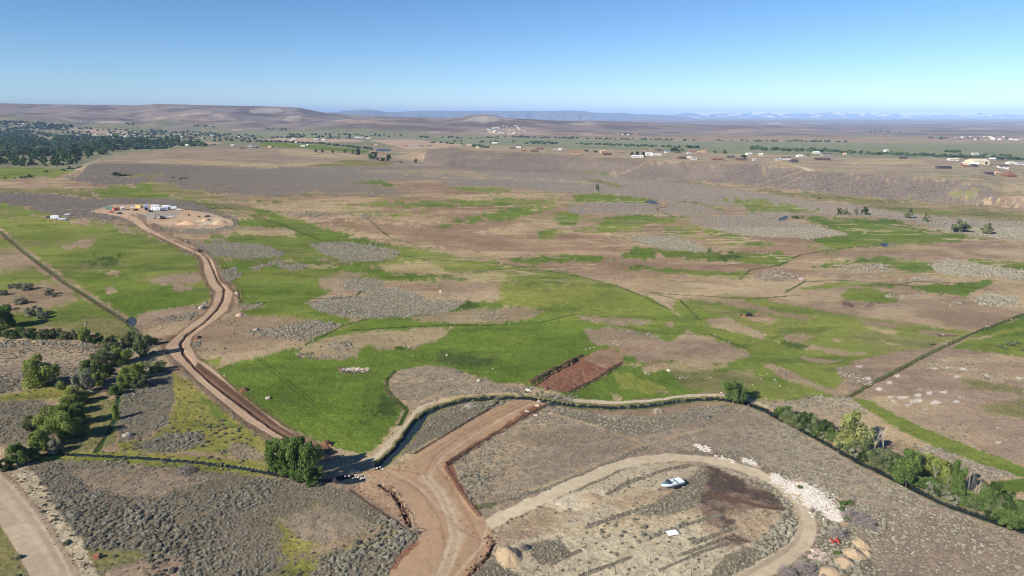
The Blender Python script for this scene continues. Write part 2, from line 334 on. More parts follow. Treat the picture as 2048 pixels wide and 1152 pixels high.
A('O', 3, "130,800 200,790 235,800 235,880 200,900 120,905 130,860"); 
A('Y', 3, "345,745 375,758 430,808 500,858 548,893 545,930 480,920 420,905 300,905 240,905 235,885 300,878 335,850 350,800")
A('SD', 3, "265,892 330,868 400,862 412,880 370,900 300,906"); A('GM', 4, "400,790 440,820 470,850 430,840"); A('SS', 3, "470,880 540,915 500,925 440,905")
A('SD', 2, "45,940 50,925 130,915 240,917 400,929 540,955 640,965 700,985 770,1030 835,1070 842,1085 795,1118 770,1160 770,1260 180,1260 185,1140 165,1098 120,1030 80,970")
A('Y', 10, "560,1040 640,1010 720,1040 790,1060 720,1090 640,1110 560,1120"); A('SL', 6, "560,1040 640,1010 700,1030 780,1060 700,1080 640,1090 600,1080")
A('B', 6, "640,1090 760,1060 770,1070 640,1112 580,1135"); A('Y', 8, "570,1130 640,1110 620,1160 540,1160")
A('O', 6, "150,945 300,930 420,960 300,990 180,975"); A('SL', 4, "150,942 300,925 430,958 300,995 180,980")
A('BP', 3, "190,1160 250,1128 340,1112 378,1122 345,1160 345,1260 190,1260"); A('O', 5, "165,1095 240,1100 320,1105 250,1130 190,1140")
A('PS', 3, "-200,900 45,925 85,970 130,1040 168,1090 190,1140 210,1180 165,1180 100,1060 30,955 -200,800")
A('O', 4, "-300,1000 0,1050 40,1110 58,1160 58,1260 -300,1260")
A('GR', 1.5, "-300,780 0,945 32,965 78,1020 112,1070 150,1130 165,1155 200,1250 90,1250 58,1152 38,1108 0,1048 -300,880", kind='gravel_road')
A('T', 1, "-60,900 0,895 18,905 10,912 -60,915")
A('Y', 3, "60,912 120,900 240,904 400,912 520,924 560,934 570,956 400,940 240,925 120,922 60,928")
L('W', 1.2, "0,985 60,1060 100,1120 125,1160", alpha=.35, kind='gravel_road'); L('W', 1.0, "20,965 75,1035 120,1100 150,1160", alpha=.3, kind='gravel_road'); L('RS', .8, "0,960 45,1010 90,1075 130,1150", alpha=.18, kind='gravel_road'); L('DD', .9, "5,948 32,968 78,1024 108,1070 145,1130 160,1160", alpha=.35, kind='gravel_road')
# near sage, canal country
A('S', 1.5, "778,758 800,742 850,733 900,735 950,756 1000,769 1060,776 1088,786 1080,795 1000,790 930,790 880,800 840,812 808,800 785,785")
A('T', 2, "1020,783 1110,778 1130,790 1090,798 1040,796")
A('SD', 2, "1060,790 1130,790 1180,805 1280,812 1400,795 1380,800 1200,815 1100,800")
A('SD', 2, "852,832 900,808 1000,800 1022,800 960,832 900,862 850,888 800,915 820,872")
A('S', 1.5, "1500,808 1560,805 1640,794 1700,797 1742,828 1700,842 1620,836 1560,832 1520,820")
A('T', 3, "1700,820 1750,830 1800,862 1850,895 1820,900 1760,880 1700,850")
A('S', 1.5, "885,930 950,895 1060,830 1095,812 1200,830 1300,834 1400,815 1440,806 1500,814 1560,843 1640,883 1720,930 1800,970 1900,1015 2048,1070 2400,1190 2400,1400 1600,1400 1500,1160 1400,1160 990,1160 900,1260 880,1260 980,1112 992,1085 965,1030 905,960")
A('SD', 3, "1098,814 1200,832 1300,835 1400,817 1450,808 1480,815 1400,838 1300,870 1240,868 1160,845")
A('SL', 3, "890,935 1000,865 1095,828 1240,870 1282,886 1200,930 1000,1000 940,1010")
L('T', 0.9, "1100,826 1150,840 1200,855 1285,886"); L('T', 1.0, "975,1012 1100,968 1190,928 1280,892 1400,860 1500,828", alpha=.5); L('SD', 1.6, "960,1016 1100,975 1200,935 1290,895"); L('GD', 2.0, "940,1018 985,1008", alpha=.6)
A('B', 8, "1750,1060 2048,1100 2048,1160 1800,1160"); A('SL', 8, "1740,1050 2048,1090 2300,1160 1800,1160")
# enclosure
A('PS', 4, "975,1060 1100,1000 1200,955 1280,928 1340,920 1400,925 1460,940 1530,962 1580,1000 1605,1050 1590,1090 1530,1135 1480,1160 1480,1260 990,1260 1000,1150 1010,1110 990,1085")
A('BP', 5, "985,1075 1060,1030 1110,1015 1160,1030 1100,1060 1060,1080 1000,1090"); A('GC', 5, "1110,1040 1180,1015 1240,1000 1230,1030 1180,1050 1130,1055", alpha=.3)
A('W', 2.5, "1100,1003 1150,985 1200,978 1212,990 1200,1003 1160,1018 1112,1022"); A('BP', 5, "1210,1005 1330,975 1400,965 1330,1000 1250,1020")
A('DK', 2.5, "1400,928 1440,938 1500,965 1560,992 1572,1015 1500,1018 1480,1040 1420,1050 1400,1022 1396,982 1412,958")
A('BP', 5, "1395,1030 1470,1020 1545,1040 1560,1062 1500,1092 1460,1100 1425,1085 1410,1060"); A('DK', 6, "1405,1030 1450,1025 1470,1045 1450,1060 1415,1050"); A('DK', 5, "1440,1075 1480,1070 1500,1085 1460,1095")
L('DD', 1.6, "1420,985 1470,1000 1530,1015 1570,1018")
for s in ["1475,950 1540,970 1583,1000 1603,1050 1575,1090 1500,1132 1440,1152 1400,1170 1452,1110 1500,1092 1545,1062 1572,1020 1550,985 1490,960", "1335,990 1400,938 1418,955 1402,985 1400,1010 1330,1032 1272,1028 1300,1010",
          "1060,1085 1120,1078 1142,1108 1085,1130 1060,1112", "925,1165 985,1115 1010,1135 1060,1165 1060,1260 860,1260", "1610,1000 1700,1060 1770,1160 1770,1260 1555,1260 1560,1150 1625,1100 1645,1050", "1430,1160 1560,1060 1590,1080 1500,1160", "1360,900 1480,905 1560,945 1640,985 1610,1000 1540,962 1440,925 1350,912"]:
    A('SD', 2.5, s)
L('SD', 2.0, "1110,990 1180,966 1240,938 1290,920 1340,918"); L('SD', 1.5, "1215,988 1262,962 1330,940 1380,930"); L('SD', 1.4, "1180,1052 1260,1025 1340,1000")
L('SD', 1.2, "1300,1075 1400,1040 1440,1030"); L('SD', 1.2, "1390,1085 1470,1055"); L('SD', 1.0, "1360,1110 1440,1080"); L('SD', 1.0, "1320,1140 1400,1105 1460,1085"); L('SD', 1.0, "1160,1152 1260,1115"); L('SD', .9, "1100,1130 1160,1100")

L('PK', 3.4, "1545,950 1600,985"); L('PK', 5.0, "1595,968 1650,1010"); L('PK', 4.6, "1620,1000 1685,1042"); L('PK', 2.4, "1392,890 1420,903"); L('PK', 2.4, "1488,918 1512,932")
# loop track, canal bank track
L('TR', 4.2, "968,1052 1000,1036 1040,1018 1100,990 1160,962 1220,937 1280,920 1340,914 1400,917 1460,928 1520,948 1570,975 1603,1010 1616,1045 1607,1080 1578,1110 1530,1138 1480,1165 1440,1200", kind='track')
L('SS', 0.8, "1560,985 1592,1015 1603,1048 1595,1080 1568,1104 1520,1132 1478,1156", alpha=.45)
L('TR', 3.0, "715,940 760,912 800,870 825,838 845,816 880,803 905,797", kind='track'); A('T', 1.5, "845,815 880,798 905,792 920,797 880,810 850,828")
L('W', 2.4, "1150,801 1250,806 1320,800 1370,792 1430,790 1465,794"); L('W', 3.0, "1470,797 1505,804 1530,815 1550,828"); L('T', 2, "900,797 960,788 1020,788 1060,792")
L('O', 5.0, "760,930 800,893 828,857 850,830 880,814 930,800 1000,795 1060,797 1100,803 1150,811 1220,816 1300,811 1360,802 1430,797 1490,806 1530,820")
L('O', 3.4, "1530,820 1570,842 1640,878 1720,924 1800,963 1880,1003 1960,1032 2048,1062 2300,1150")
# main dirt roads
A('DD', 2.5, "250,437 305,472 338,488 376,506 396,515 402,545 412,570 424,585 418,608 400,630 350,668 320,690 328,712 360,742 430,805 482,848 560,893 650,925 680,905 660,893 600,866 520,812 447,750 400,712 384,688 390,672 420,650 445,634 462,624 470,604 474,584 458,566 444,560 440,545 432,520 418,504 390,488 320,456 275,428", alpha=.6)
A('RU', 1.0, "258,440 305,468 338,483 376,501 401,511 408,527 408,542 418,568 431,583 426,608 408,631 383,648 357,669 331,692 337,706 367,733 397,762 435,795 486,838 560,882 620,910 655,910 645,898 600,876 560,848 520,820 482,790 447,757 420,733 394,718 379,690 384,674 413,652 438,634 453,622 460,605 466,585 453,571 438,563 434,545 426,522 413,510 388,495 350,478 318,464 288,447 272,434 258,432", kind='dirt_road')
L('DD', 1.2, "290,448 325,469 400,503 416,516 427,540 436,562 449,578 446,600 434,620 409,645 374,670 361,687 367,708 390,735 425,766 480,807 540,852 600,888", dz=-0.45, kind='dirt_road')
A('DD', 1.5, "396,724 447,762 500,805 560,852 620,886 664,895 650,910 600,895 545,862 480,815 420,768 388,736", kind='dirt_road')
A('RD', 1.0, "700,935 740,920 762,932 800,937 832,910 870,885 930,850 990,815 1030,800 1085,797 1094,806 1060,825 1000,860 950,893 892,928 905,955 925,988 945,1015 962,1032 985,1060 992,1088 975,1114 932,1160 880,1260 740,1260 772,1155 805,1110 843,1073 838,1056 822,1022 800,987 770,966 730,946", kind='dirt_road')
for (cc_, ww_, aa_, dx_, ss_) in [('TR', 3.4, .35, 0, "850,955 880,985 905,1030 915,1075 890,1130 860,1180"), ('TR', .5, .5, 0, "842,950 872,985 893,1030 903,1075 885,1130 850,1180"), ('TR', .5, .5, 0, "856,950 886,985 908,1030 920,1075 905,1130 880,1180"),
    ('RS', .5, .3, 0, "800,950 845,990 880,1040 890,1090 870,1150"), ('RS', .45, .35, 0, "730,940 780,950 830,975 870,1010 920,1060 970,1085"), ('RS', .5, .3, 0, "870,930 900,970 935,1030 960,1080 950,1120"),
    ('W', .5, .4, 0, "975,1050 965,1090 930,1130 905,1160"), ('RS', .5, .4, 0, "1070,800 1000,832 930,868 870,910 850,945"), ('TR', .5, .45, 0, "1060,808 1000,840 940,875 885,915 860,950"), ('RS', .4, .4, 0, "1050,802 980,834 920,868 850,910"),
    ('RS', .5, .3, 0, "720,945 760,940 800,940 850,950"), ('TR', .6, .4, 0, "745,930 790,945 840,975 880,1020")]:
    L(cc_, ww_, ss_, alpha=aa_, kind='dirt_road')
for k_ in range(4):
    L('DD', .35, " ".join("%.0f,%.0f" % (a_ + 5.2 * (k_ - 1.5), b_) for a_, b_ in [(300, 457), (345, 480), (395, 505), (415, 530), (425, 560), (440, 585), (435, 615), (400, 645), (350, 690)]), alpha=.22, kind='dirt_road')
for k_ in range(3):
    L('DD', .3, " ".join("%.0f,%.0f" % (a_ + 6 * (k_ - 1), b_ - 3 * (k_ - 1)) for a_, b_ in [(352, 700), (385, 745), (430, 785), (500, 840), (580, 890)]), alpha=.3, kind='dirt_road')
A('RS', 2, "1048,820 1090,806 1094,812 1060,832 1000,864 950,896 905,928 915,955 940,1000 930,1002 900,960 888,930 940,890 1000,856")
A('RD', 1, "703,978 755,958 788,988 815,1030 832,1068 792,1038 742,1002"); L('DD', 1.1, "762,970 785,984 800,1004 812,1030 821,1052", dz=-1.1); L('DD', 0.7, "700,980 760,1022 830,1068")
A('RS', 1, "805,1118 842,1085 838,1078 800,1105 778,1140 792,1140")
L('DD', 1.0, "992,1085 978,1112 935,1155", dz=-0.4)
A('RS', 1.0, "1070,770 1100,748 1150,722 1190,704 1225,695 1245,713 1240,728 1190,757 1140,784 1118,783", kind='pit'); A('R', 3, "1160,718 1190,702 1226,694 1246,714 1240,722 1210,735 1185,728")
L('DD', 1.4, "1060,768 1100,744 1162,713", dz=0.9); L('DD', 1.3, "1138,786 1190,760 1246,726", dz=0.8); L('DD', .8, "1072,771 1102,750 1160,719", dz=-0.5)
L('DD', 1.3, "1092,812 1045,838 990,868 940,900 892,930", dz=0.55); L('RS', .9, "888,932 905,958 925,990 945,1016 958,1032", dz=0.28, alpha=.8)
L('DD', .9, "1010,797 975,820 930,846 860,888 830,906", dz=-0.25)
# ditches, weeds, wheel tracks
L('GD', 2.0, "0,462 60,513 130,565 200,610 250,642 290,680"); L('DD', 1.0, "0,467 60,517 130,569 200,614 252,646"); L('GD', 2.0, "1700,793 1760,759 1850,711 1940,669 2048,628"); L('DD', .7, "1695,796 1760,762 1850,714 1940,672", alpha=.6)
L('GD', 1.6, "440,410 560,448 640,480 860,521 980,525 1060,536 1150,551 1230,571 1290,594 1340,620"); L('DD', .6, "330,400 450,425 560,447 640,478 800,508 860,521")
L('GD', 1.5, "500,608 600,598 690,596 715,590 722,582"); L('GD', 1.2, "610,690 690,650 740,637"); L('GD', 1.5, "700,660 800,655 900,650 1000,650 1080,645 1150,628"); L('GD', 1.5, "1240,652 1330,668 1420,668 1500,700")
L('GD', 1.0, "980,540 1000,527 950,500 900,492 860,495"); L('GD', 1.2, "740,440 760,460 780,475 830,488"); L('GD', 1.4, "1400,640 1360,600 1300,585 1500,598 1600,590")
L('GD', 1.4, "1570,585 1610,563 1700,560 1790,570 1830,563 1950,568"); L('GD', 1.6, "1480,558 1500,540 1560,530 1600,510 1700,495 1760,492"); L('GD', 1.2, "1670,535 1720,522 1790,518")
L('GD', 2.0, "1270,393 1310,400 1348,409 1330,414 1310,418 1345,432 1380,436"); L('GD', 1.0, "1080,470 1150,472 1230,488 1290,492")
L('GD', 1.6, "790,742 775,758 774,778 790,800 810,815 814,822 800,850"); L('DD', .8, "772,760 772,780 790,804 808,818")
L('DD', 0.5, "443,520 450,545 478,580 482,605", dz=-0.3); L('DD', 0.5, "447,520 456,545 485,580 485,604")
L('GD', 0.45, "515,718 570,765 620,805 640,822"); L('GD', 0.45, "522,716 577,762 628,803")
for k in range(5):
    L('GD', 0.22, "%d,768 %d,800 %d,850" % (735 + 5 * k, 728 + 5 * k, 722 + 5 * k))
L('GD', 1.5, "238,790 230,840 206,882 194,902", dz=-0.2); L('WA', 0.4, "238,790 230,840 206,882", dz=-0.3)
A('GD', 4, "940,600 960,612 900,622"); A('GD', 4, "1420,500 1480,512 1450,520"); A('DK', 2, "675,735 700,738 720,736 740,740 715,748 680,745"); A('W', 1, "695,736 735,735 738,739 700,741"); A('GD', 6, "760,790 800,800 790,830 750,830"); A('GD', 8, "880,700 1000,720 960,740 880,725"); 
A('DK', 3, "1680,603 1760,606 1740,612 1690,609"); A('DK', 1.5, "1870,670 1915,671 1890,674"); A('GD', 3, "1560,680 1620,690 1600,700 1565,690")
# water
L('WA', 3.0, "757,933 770,922 800,893 828,857 842,838", dz=-0.8, kind='canal'); L('WA', 2.4, "842,838 855,826 880,814 930,800 1000,795", dz=-0.8, kind='canal')
L('WA', 1.9, "1000,795 1060,797 1100,803 1150,811 1220,816 1300,811 1360,802 1430,797 1490,806 1530,820 1570,842 1640,878 1720,924 1800,963 1880,1003 1960,1032 2048,1062 2300,1150", dz=-0.8, kind='canal')
L('WA', 1.1, "60,912 120,908 200,912 300,917 400,925 480,935 540,946 600,957 660,962", dz=-0.35, kind='creek')
A('WA', 1, "662,955 690,950 728,952 730,962 700,968 672,966", kind='creek', dz=-0.8)
A('WA', 0.8, "254,640 262,634 272,636 273,645 268,652 256,650", kind='pond', dz=-0.4); A('WA', 0.6, "1290,403 1305,401 1322,408 1300,407", kind='pond', dz=-0.3); A('WA', 0.6, "1557,438 1566,433 1578,434 1570,440 1560,442", kind='pond', dz=-0.3)
A('WA', 0.6, "1760,487 1775,488 1774,494 1766,493", kind='pond', dz=-0.3)
A('T', 1, "752,935 765,930 775,938 760,942", kind='dirt_road')
KINDS = ['ground', 'dirt_road', 'gravel_road', 'track', 'yard', 'pit', 'canal', 'creek', 'pond', 'water']
BASE_POLYS = []
for (cls, soft, pts, k) in LAND:
    q = []
    for (u, v) in pts:
        if v > 1240: v = 1240
        X, Y, Z = at(u, v)
        q.append(mapuv(X, Y) if 'w' not in k else (X, Y))
    BASE_POLYS.append((cls, soft, np.array(q), k))

def dist_poly(px, py, P, closed=True):
    """distance to the outline and inside flag"""
    n = len(P); d2 = np.full(px.shape, 1e18); ins = np.zeros(px.shape, bool)
    for i in range(n if closed else n - 1):
        x0, y0 = P[i]; x1, y1 = P[(i + 1) % n]
        ex, ey = x1 - x0, y1 - y0
        h = np.clip(((px - x0) * ex + (py - y0) * ey) / (ex * ex + ey * ey + 1e-12), 0, 1)
        d2 = np.minimum(d2, (px - x0 - h * ex) ** 2 + (py - y0 - h * ey) ** 2)
        if closed and y0 != y1:
            c = (y0 > py) != (y1 > py)
            ins ^= c & (px < ex * (py - y0) / ey + x0)
    return np.sqrt(d2), ins

def cover(X, Y):
    """albedo, sage density, relief and kind of the ground at world points"""
    N = len(X)
    U, V = mapuv(X, Y)
    n1 = (fbm(U, V * 1.6, 11, 3, 40) - 0.5) + 0.7 * (fbm(U, V * 1.5, 3.2, 2, 43) - 0.5)
    n1 = np.where(Y > 1100, (fbm(X, Y, 170, 4, 44) - 0.5) * 0.8, n1)
    nw = fbm(X, Y, 3.0, 2, 50) - 0.5
    m1 = sstep(0.3, 0.7, fbm(X, Y, 11, 4, 60)); m2 = sstep(0.35, 0.65, fbm(X, Y, 45, 4, 61)); m3 = fbm(X, Y * 0.6, 130, 3, 62)
    mm = 0.45 * m1 + 0.55 * m2
    st1 = fbm(X * 0.35, Y, 9, 4, 64); st2 = fbm(X * 0.45, Y * 1.0, 34, 4, 65); st3 = fbm(X, Y, 5.5, 3, 66)
    gyel = (sstep(0.50, 0.68, st2) * 0.7)[:, None]; gdrk = (sstep(0.55, 0.70, st1) * 0.55)[:, None]; gbrn = (sstep(0.60, 0.72, fbm(X * 0.5, Y, 16, 4, 67)) * 0.45)[:, None]
    bdrk = (sstep(0.52, 0.66, st1) * 0.38)[:, None]; blgt = (sstep(0.52, 0.66, fbm(X * 0.3, Y, 22, 4, 68)) * 0.45)[:, None]
    cl = {k: (lin(v[0]) * ALB, lin(v[1]) * ALB) for k, v in C.items()}
    col = cl['B'][0] * (1 - mm)[:, None] + cl['B'][1] * mm[:, None]
    col = col * (1 - blgt) + cl['T'][0] * blgt; col = col * (1 - bdrk) + cl['R'][1] * 0.85 * bdrk
    hill = sstep(2600, 3600, Y)[:, None]
    ha = lin((130, 116, 108)) * ALB; hb = lin((150, 136, 122)) * ALB; hc = lin((182, 166, 150)) * ALB
    hm = fbm(X, Y, 500, 4, 70); hp = sstep(0.62, 0.72, fbm(X, Y, 260, 4, 71)) * 0.8
    hcx = ha * (1 - hm)[:, None] + hb * hm[:, None]
    hcx = hcx * (1 - hp)[:, None] + hc * hp[:, None]
    dk = sstep(0.5, 0.62, fbm(X, Y, 180, 3, 72))[:, None] * 0.35
    hcx = hcx * (1 - dk)
    col = col * (1 - hill) + hcx * hill
    # pale bare flanks of the mid ridge
    sage = 0.02 * (1 - sstep(200, 300, Y)); dz = np.zeros(N); kind = np.zeros(N, np.int8); wet = np.zeros(N)
    # far mountains country stays bluish by air alone
    tan = (sstep(0.58, 0.75, fbm(X, Y, 30, 4, 63)) * 0.5 * (1 - hill[:, 0]))[:, None]
    col = col * (1 - tan) + cl['T'][0] * tan
    for (cls, soft, P, k) in BASE_POLYS:
        if 'w' in k:
            w = k['w'] / 2 * (1.0 if k['w'] > 1 or k.get('alpha') is None else 1.4)
            mg = w * 1.6 + 2.0
            lo = P.min(0) - mg; hi = P.max(0) + mg
            idx = np.nonzero((X > lo[0]) & (X < hi[0]) & (Y > lo[1]) & (Y < hi[1]))[0]
            if len(idx) == 0: continue
            d, _ = dist_poly(X[idx], Y[idx], P, False)
            pix = 1.0 / (F / (Y[idx] * CP + 22))
            s = (w - d + nw[idx] * min(w * 0.9, 1.3)) / np.maximum(0.25 * w, pix * 0.8)
            a = sstep(-0.5, 0.5, s) * k.get('alpha', 1.0)
            near = d < w * 0.9
        else:
            mg = soft * 3 + 6
            lo = P.min(0) - mg; hi = P.max(0) + mg
            idx = np.nonzero((U > lo[0]) & (U < hi[0]) & (V > lo[1]) & (V < hi[1]))[0]
            if len(idx) == 0: continue
            d, ins = dist_poly(U[idx], V[idx], P)
            d = np.where(ins, d, -d)
            amp = (soft + 0.6) * 2.6 if k.get('kind') is None else 1.2
            a = sstep(-soft, soft, d + n1[idx] * amp * ((0.8 if cls in ('S', 'SD', 'GD') else 1.15) + (0.9 if k.get('kind') is None else 0) * sstep(300, 450, Y[idx]) * (1 - sstep(800, 950, Y[idx]))))
            if cls in ('S', 'SD', 'SL', 'SS', 'B', 'R', 'T', 'BP'):
                a = a * (0.93 if cls != 'T' else 0.75)
            near = a > 0.5; a = a * k.get('alpha', 1.0)
        if cls in ('B', 'R', 'BP', 'T'):
            a = a * (0.80 + 0.35 * m3[idx]).clip(0, 1)
        c1, c2, sg = C[cls]
        m = mm[idx][:, None]
        cc = cl[cls][0] * (1 - m) + cl[cls][1] * m
        if cls in ('G', 'GM', 'GD', 'FG', 'Y', 'O'):
            q = {'GD': .3, 'FG': .4, 'G': .7, 'GM': .9}.get(cls, 1.0)
            g_ = gyel[idx] * q; cc = cc * (1 - g_) + (cl['GY'][0] if cls != 'O' else cl['T'][1]) * g_
            g_ = gdrk[idx] * q; cc = cc * (1 - g_) + cl['GD'][0] * g_
            g_ = gbrn[idx] * ((0.45 * sstep(300, 450, Y[idx]) * (1 - sstep(800, 950, Y[idx])))[:, None] if cls == 'G' else q * .8) * (Y[idx] > 240)[:, None]; cc = cc * (1 - g_) + cl['B'][1] * g_
        elif cls in ('B', 'R', 'BP', 'T', 'M', 'S', 'SL', 'SS', 'PS'):
            g_ = blgt[idx]; cc = cc * (1 - g_) + cl['T'][0] * g_
            g_ = bdrk[idx]; cc = cc * (1 - g_) + cl['B'][1] * 0.8 * g_
        elif cls == 'DK':
            g_ = (0.7 * sstep(0.42, 0.62, fbm(X[idx], Y[idx], 5, 4, 69)))[:, None]; cc = cc * (1 - g_) + cl['BP'][1] * g_
        col[idx] = col[idx] * (1 - a)[:, None] + cc * a[:, None]
        sg = sg if sg >= 0.1 else sg * (1 - sstep(220, 330, Y[idx]))
        if cls in ('S', 'SD') and 'w' not in k:
            as_ = sstep(-soft * 3.2, soft * 1.6, d + n1[idx] * 6) ** 1.6
        else: as_ = a
        sage[idx] = sage[idx] * (1 - as_) + sg * as_
        if 'dz' in k:
            if k['dz'] > 0: dz[idx] += k['dz'] * a * (0.7 + 0.9 * (nw[idx] + 0.3))
            else: dz[idx] = dz[idx] * (1 - a) + k['dz'] * a
        elif cls in ('RD', 'GR', 'TR'):
            dz[idx] *= (1 - a)
        kk = k.get('kind')
        if kk: kind[idx[near]] = KINDS.index(kk)
        elif 'w' not in k: kind[idx[(a > 0.6)]] = 0
    # thin wet drainages that thread the dry middle ground
    rg = sstep(330, 420, Y) * (1 - sstep(800, 1000, Y)) * sstep(540, 700, U) * (sage < 0.2) * (kind == 0)
    warp = 26 * (fbm(X, Y, 80, 2, 73) - 0.5)
    for (fx, fy, sc, w_, sd_, kk_) in ((.30, 1.0, 26, .036, 74, 'GM'), (.55, .9, 40, .016, 75, 'G'), (.25, 1.0, 15, .03, 76, 'T'), (.3, 1.0, 19, .02, 77, 'BP')):
        q = np.abs(fbm(X * fx + warp, Y * fy + warp * .4, sc, 3, sd_) - 0.5)
        a = ((1 - sstep(w_ * .4, w_, q)) * rg * sstep(.42, .55, fbm(X, Y, 70, 2, sd_ + 20)) * 0.75)[:, None]
        col = col * (1 - a) + cl[kk_][0] * a
    # broad tonal drift of real ground
    drift = 0.90 + 0.2 * fbm(X, Y, 24, 3, 80)
    return col * drift[:, None], sage, dz, kind
# ------------------------------------------------------------------ materials
def new_mat(name, rough=0.9):
    m = bpy.data.materials.new(name); m.use_nodes = True
    n = m.node_tree; b = n.nodes["Principled BSDF"]
    b.inputs["Roughness"].default_value = rough
    b.inputs["Specular IOR Level"].default_value = 0.2
    return m, n, b
MATS = {}
def paint(name, rgb, rough=0.7, var=0.12, scale=1.5, metal=0.0, spec=0.3):
    """a plain painted, weathered or mineral surface with procedural unevenness"""
    if name in MATS: return MATS[name]
    m, n, b = new_mat(name, rough)
    c = [float(q) for q in lin(rgb)]
    tc = n.nodes.new("ShaderNodeTexCoord"); nz = n.nodes.new("ShaderNodeTexNoise")
    nz.inputs["Scale"].default_value = scale; nz.inputs["Detail"].default_value = 5
    mr = n.nodes.new("ShaderNodeMapRange"); mr.inputs[3].default_value = 1 - var * 1.5; mr.inputs[4].default_value = 1 + var
    mx = n.nodes.new("ShaderNodeVectorMath"); mx.operation = 'SCALE'; mx.inputs[0].default_value = c
    n.links.new(tc.outputs["Object"], nz.inputs["Vector"]); n.links.new(nz.outputs[0], mr.inputs[0])
    n.links.new(mr.outputs[0], mx.inputs["Scale"]); n.links.new(mx.outputs[0], b.inputs["Base Color"])
    b.inputs["Metallic"].default_value = metal; b.inputs["Specular IOR Level"].default_value = spec
    MATS[name] = m
    return m

def ground_material():
    m, n, b = new_mat("earth_and_grass", 1.0)
    b.inputs["Specular IOR Level"].default_value = 0.0
    N = n.nodes.new; Lk = n.links.new
    geo = N("ShaderNodeNewGeometry")
    at_ = N("ShaderNodeAttribute"); at_.attribute_name = "cover"
    as_ = N("ShaderNodeAttribute"); as_.attribute_name = "sage"
    def noise(sc, det, rough=0.6):
        q = N("ShaderNodeTexNoise"); q.inputs["Scale"].default_value = sc; q.inputs["Detail"].default_value = det
        q.inputs["Roughness"].default_value = rough; Lk(geo.outputs["Position"], q.inputs["Vector"]); return q
    fine = noise(1.6, 4, 0.7); mid = noise(0.22, 4, 0.65)
    def mr(src, a, b_, c, d):
        q = N("ShaderNodeMapRange"); q.inputs[1].default_value = a; q.inputs[2].default_value = b_; q.inputs[3].default_value = c; q.inputs[4].default_value = d
        Lk(src, q.inputs[0]); return q.outputs[0]
    def mul(a, b_):
        q = N("ShaderNodeMath"); q.operation = 'MULTIPLY'
        for i, s in enumerate((a, b_)):
            if isinstance(s, (int, float)): q.inputs[i].default_value = s
            else: Lk(s, q.inputs[i])
        return q.outputs[0]
    f = mul(mr(fine.outputs[0], 0.3, 0.7, 0.62, 1.38), mr(mid.outputs[0], 0.3, 0.7, 0.84, 1.15))
    sc_ = N("ShaderNodeVectorMath"); sc_.operation = 'SCALE'; Lk(at_.outputs["Color"], sc_.inputs[0]); Lk(f, sc_.inputs["Scale"])
    # low shrubs too small to stand as bodies, seen as grey-green dots
    vo = N("ShaderNodeTexVoronoi"); vo.inputs["Scale"].default_value = 0.42; Lk(geo.outputs["Position"], vo.inputs["Vector"])
    dots = mr(vo.outputs["Distance"], 0.25, 0.55, 1.0, 0.0)
    dm = mul(dots, mul(as_.outputs["Fac"], 0.75))
    mx = N("ShaderNodeMix"); mx.data_type = 'RGBA'; mx.inputs[7].default_value = (*[float(q) for q in lin((122, 114, 104)) * 0.8], 1)
    Lk(dm, mx.inputs[0]); Lk(sc_.outputs[0], mx.inputs[6]); Lk(mx.outputs[2], b.inputs["Base Color"])
    bn = noise(0.9, 5, 0.75)
    bu = N("ShaderNodeBump"); bu.inputs["Strength"].default_value = 0.8; bu.inputs["Distance"].default_value = 0.4
    Lk(bn.outputs[0], bu.inputs["Height"]); Lk(bu.outputs[0], b.inputs["Normal"])
    return m
def dirt_material():
    m, n, b = new_mat("graded_dirt", 1.0)
    b.inputs["Specular IOR Level"].default_value = 0.0
    N = n.nodes.new; Lk = n.links.new
    geo = N("ShaderNodeNewGeometry"); at_ = N("ShaderNodeAttribute"); at_.attribute_name = "cover"
    q = N("ShaderNodeTexNoise"); q.inputs["Scale"].default_value = 0.5; q.inputs["Detail"].default_value = 7; q.inputs["Roughness"].default_value = 0.65
    Lk(geo.outputs["Position"], q.inputs["Vector"])
    r = N("ShaderNodeMapRange"); r.inputs[1].default_value = 0.3; r.inputs[2].default_value = 0.7; r.inputs[3].default_value = 0.84; r.inputs[4].default_value = 1.12
    Lk(q.outputs[0], r.inputs[0])
    s = N("ShaderNodeVectorMath"); s.operation = 'SCALE'; Lk(at_.outputs["Color"], s.inputs[0]); Lk(r.outputs[0], s.inputs["Scale"]); Lk(s.outputs[0], b.inputs["Base Color"])
    bu = N("ShaderNodeBump"); bu.inputs["Strength"].default_value = 0.3; bu.inputs["Distance"].default_value = 0.2
    Lk(q.outputs[0], bu.inputs["Height"]); Lk(bu.outputs[0], b.inputs["Normal"])
    return m
def water_material(name, rgb):
    m, n, b = new_mat(name, 0.12)
    b.inputs["Base Color"].default_value = (*[float(q) for q in lin(rgb)], 1); b.inputs["Specular IOR Level"].default_value = 0.32
    nz = n.nodes.new("ShaderNodeTexNoise"); nz.inputs["Scale"].default_value = 2.0; bu = n.nodes.new("ShaderNodeBump"); bu.inputs["Strength"].default_value = 0.12
    g = n.nodes.new("ShaderNodeNewGeometry"); n.links.new(g.outputs["Position"], nz.inputs["Vector"])
    up = n.nodes.new("ShaderNodeCombineXYZ"); up.inputs[2].default_value = 1.0; n.links.new(up.outputs[0], bu.inputs["Normal"])
    n.links.new(nz.outputs[0], bu.inputs["Height"]); n.links.new(bu.outputs[0], b.inputs["Normal"])
    return m
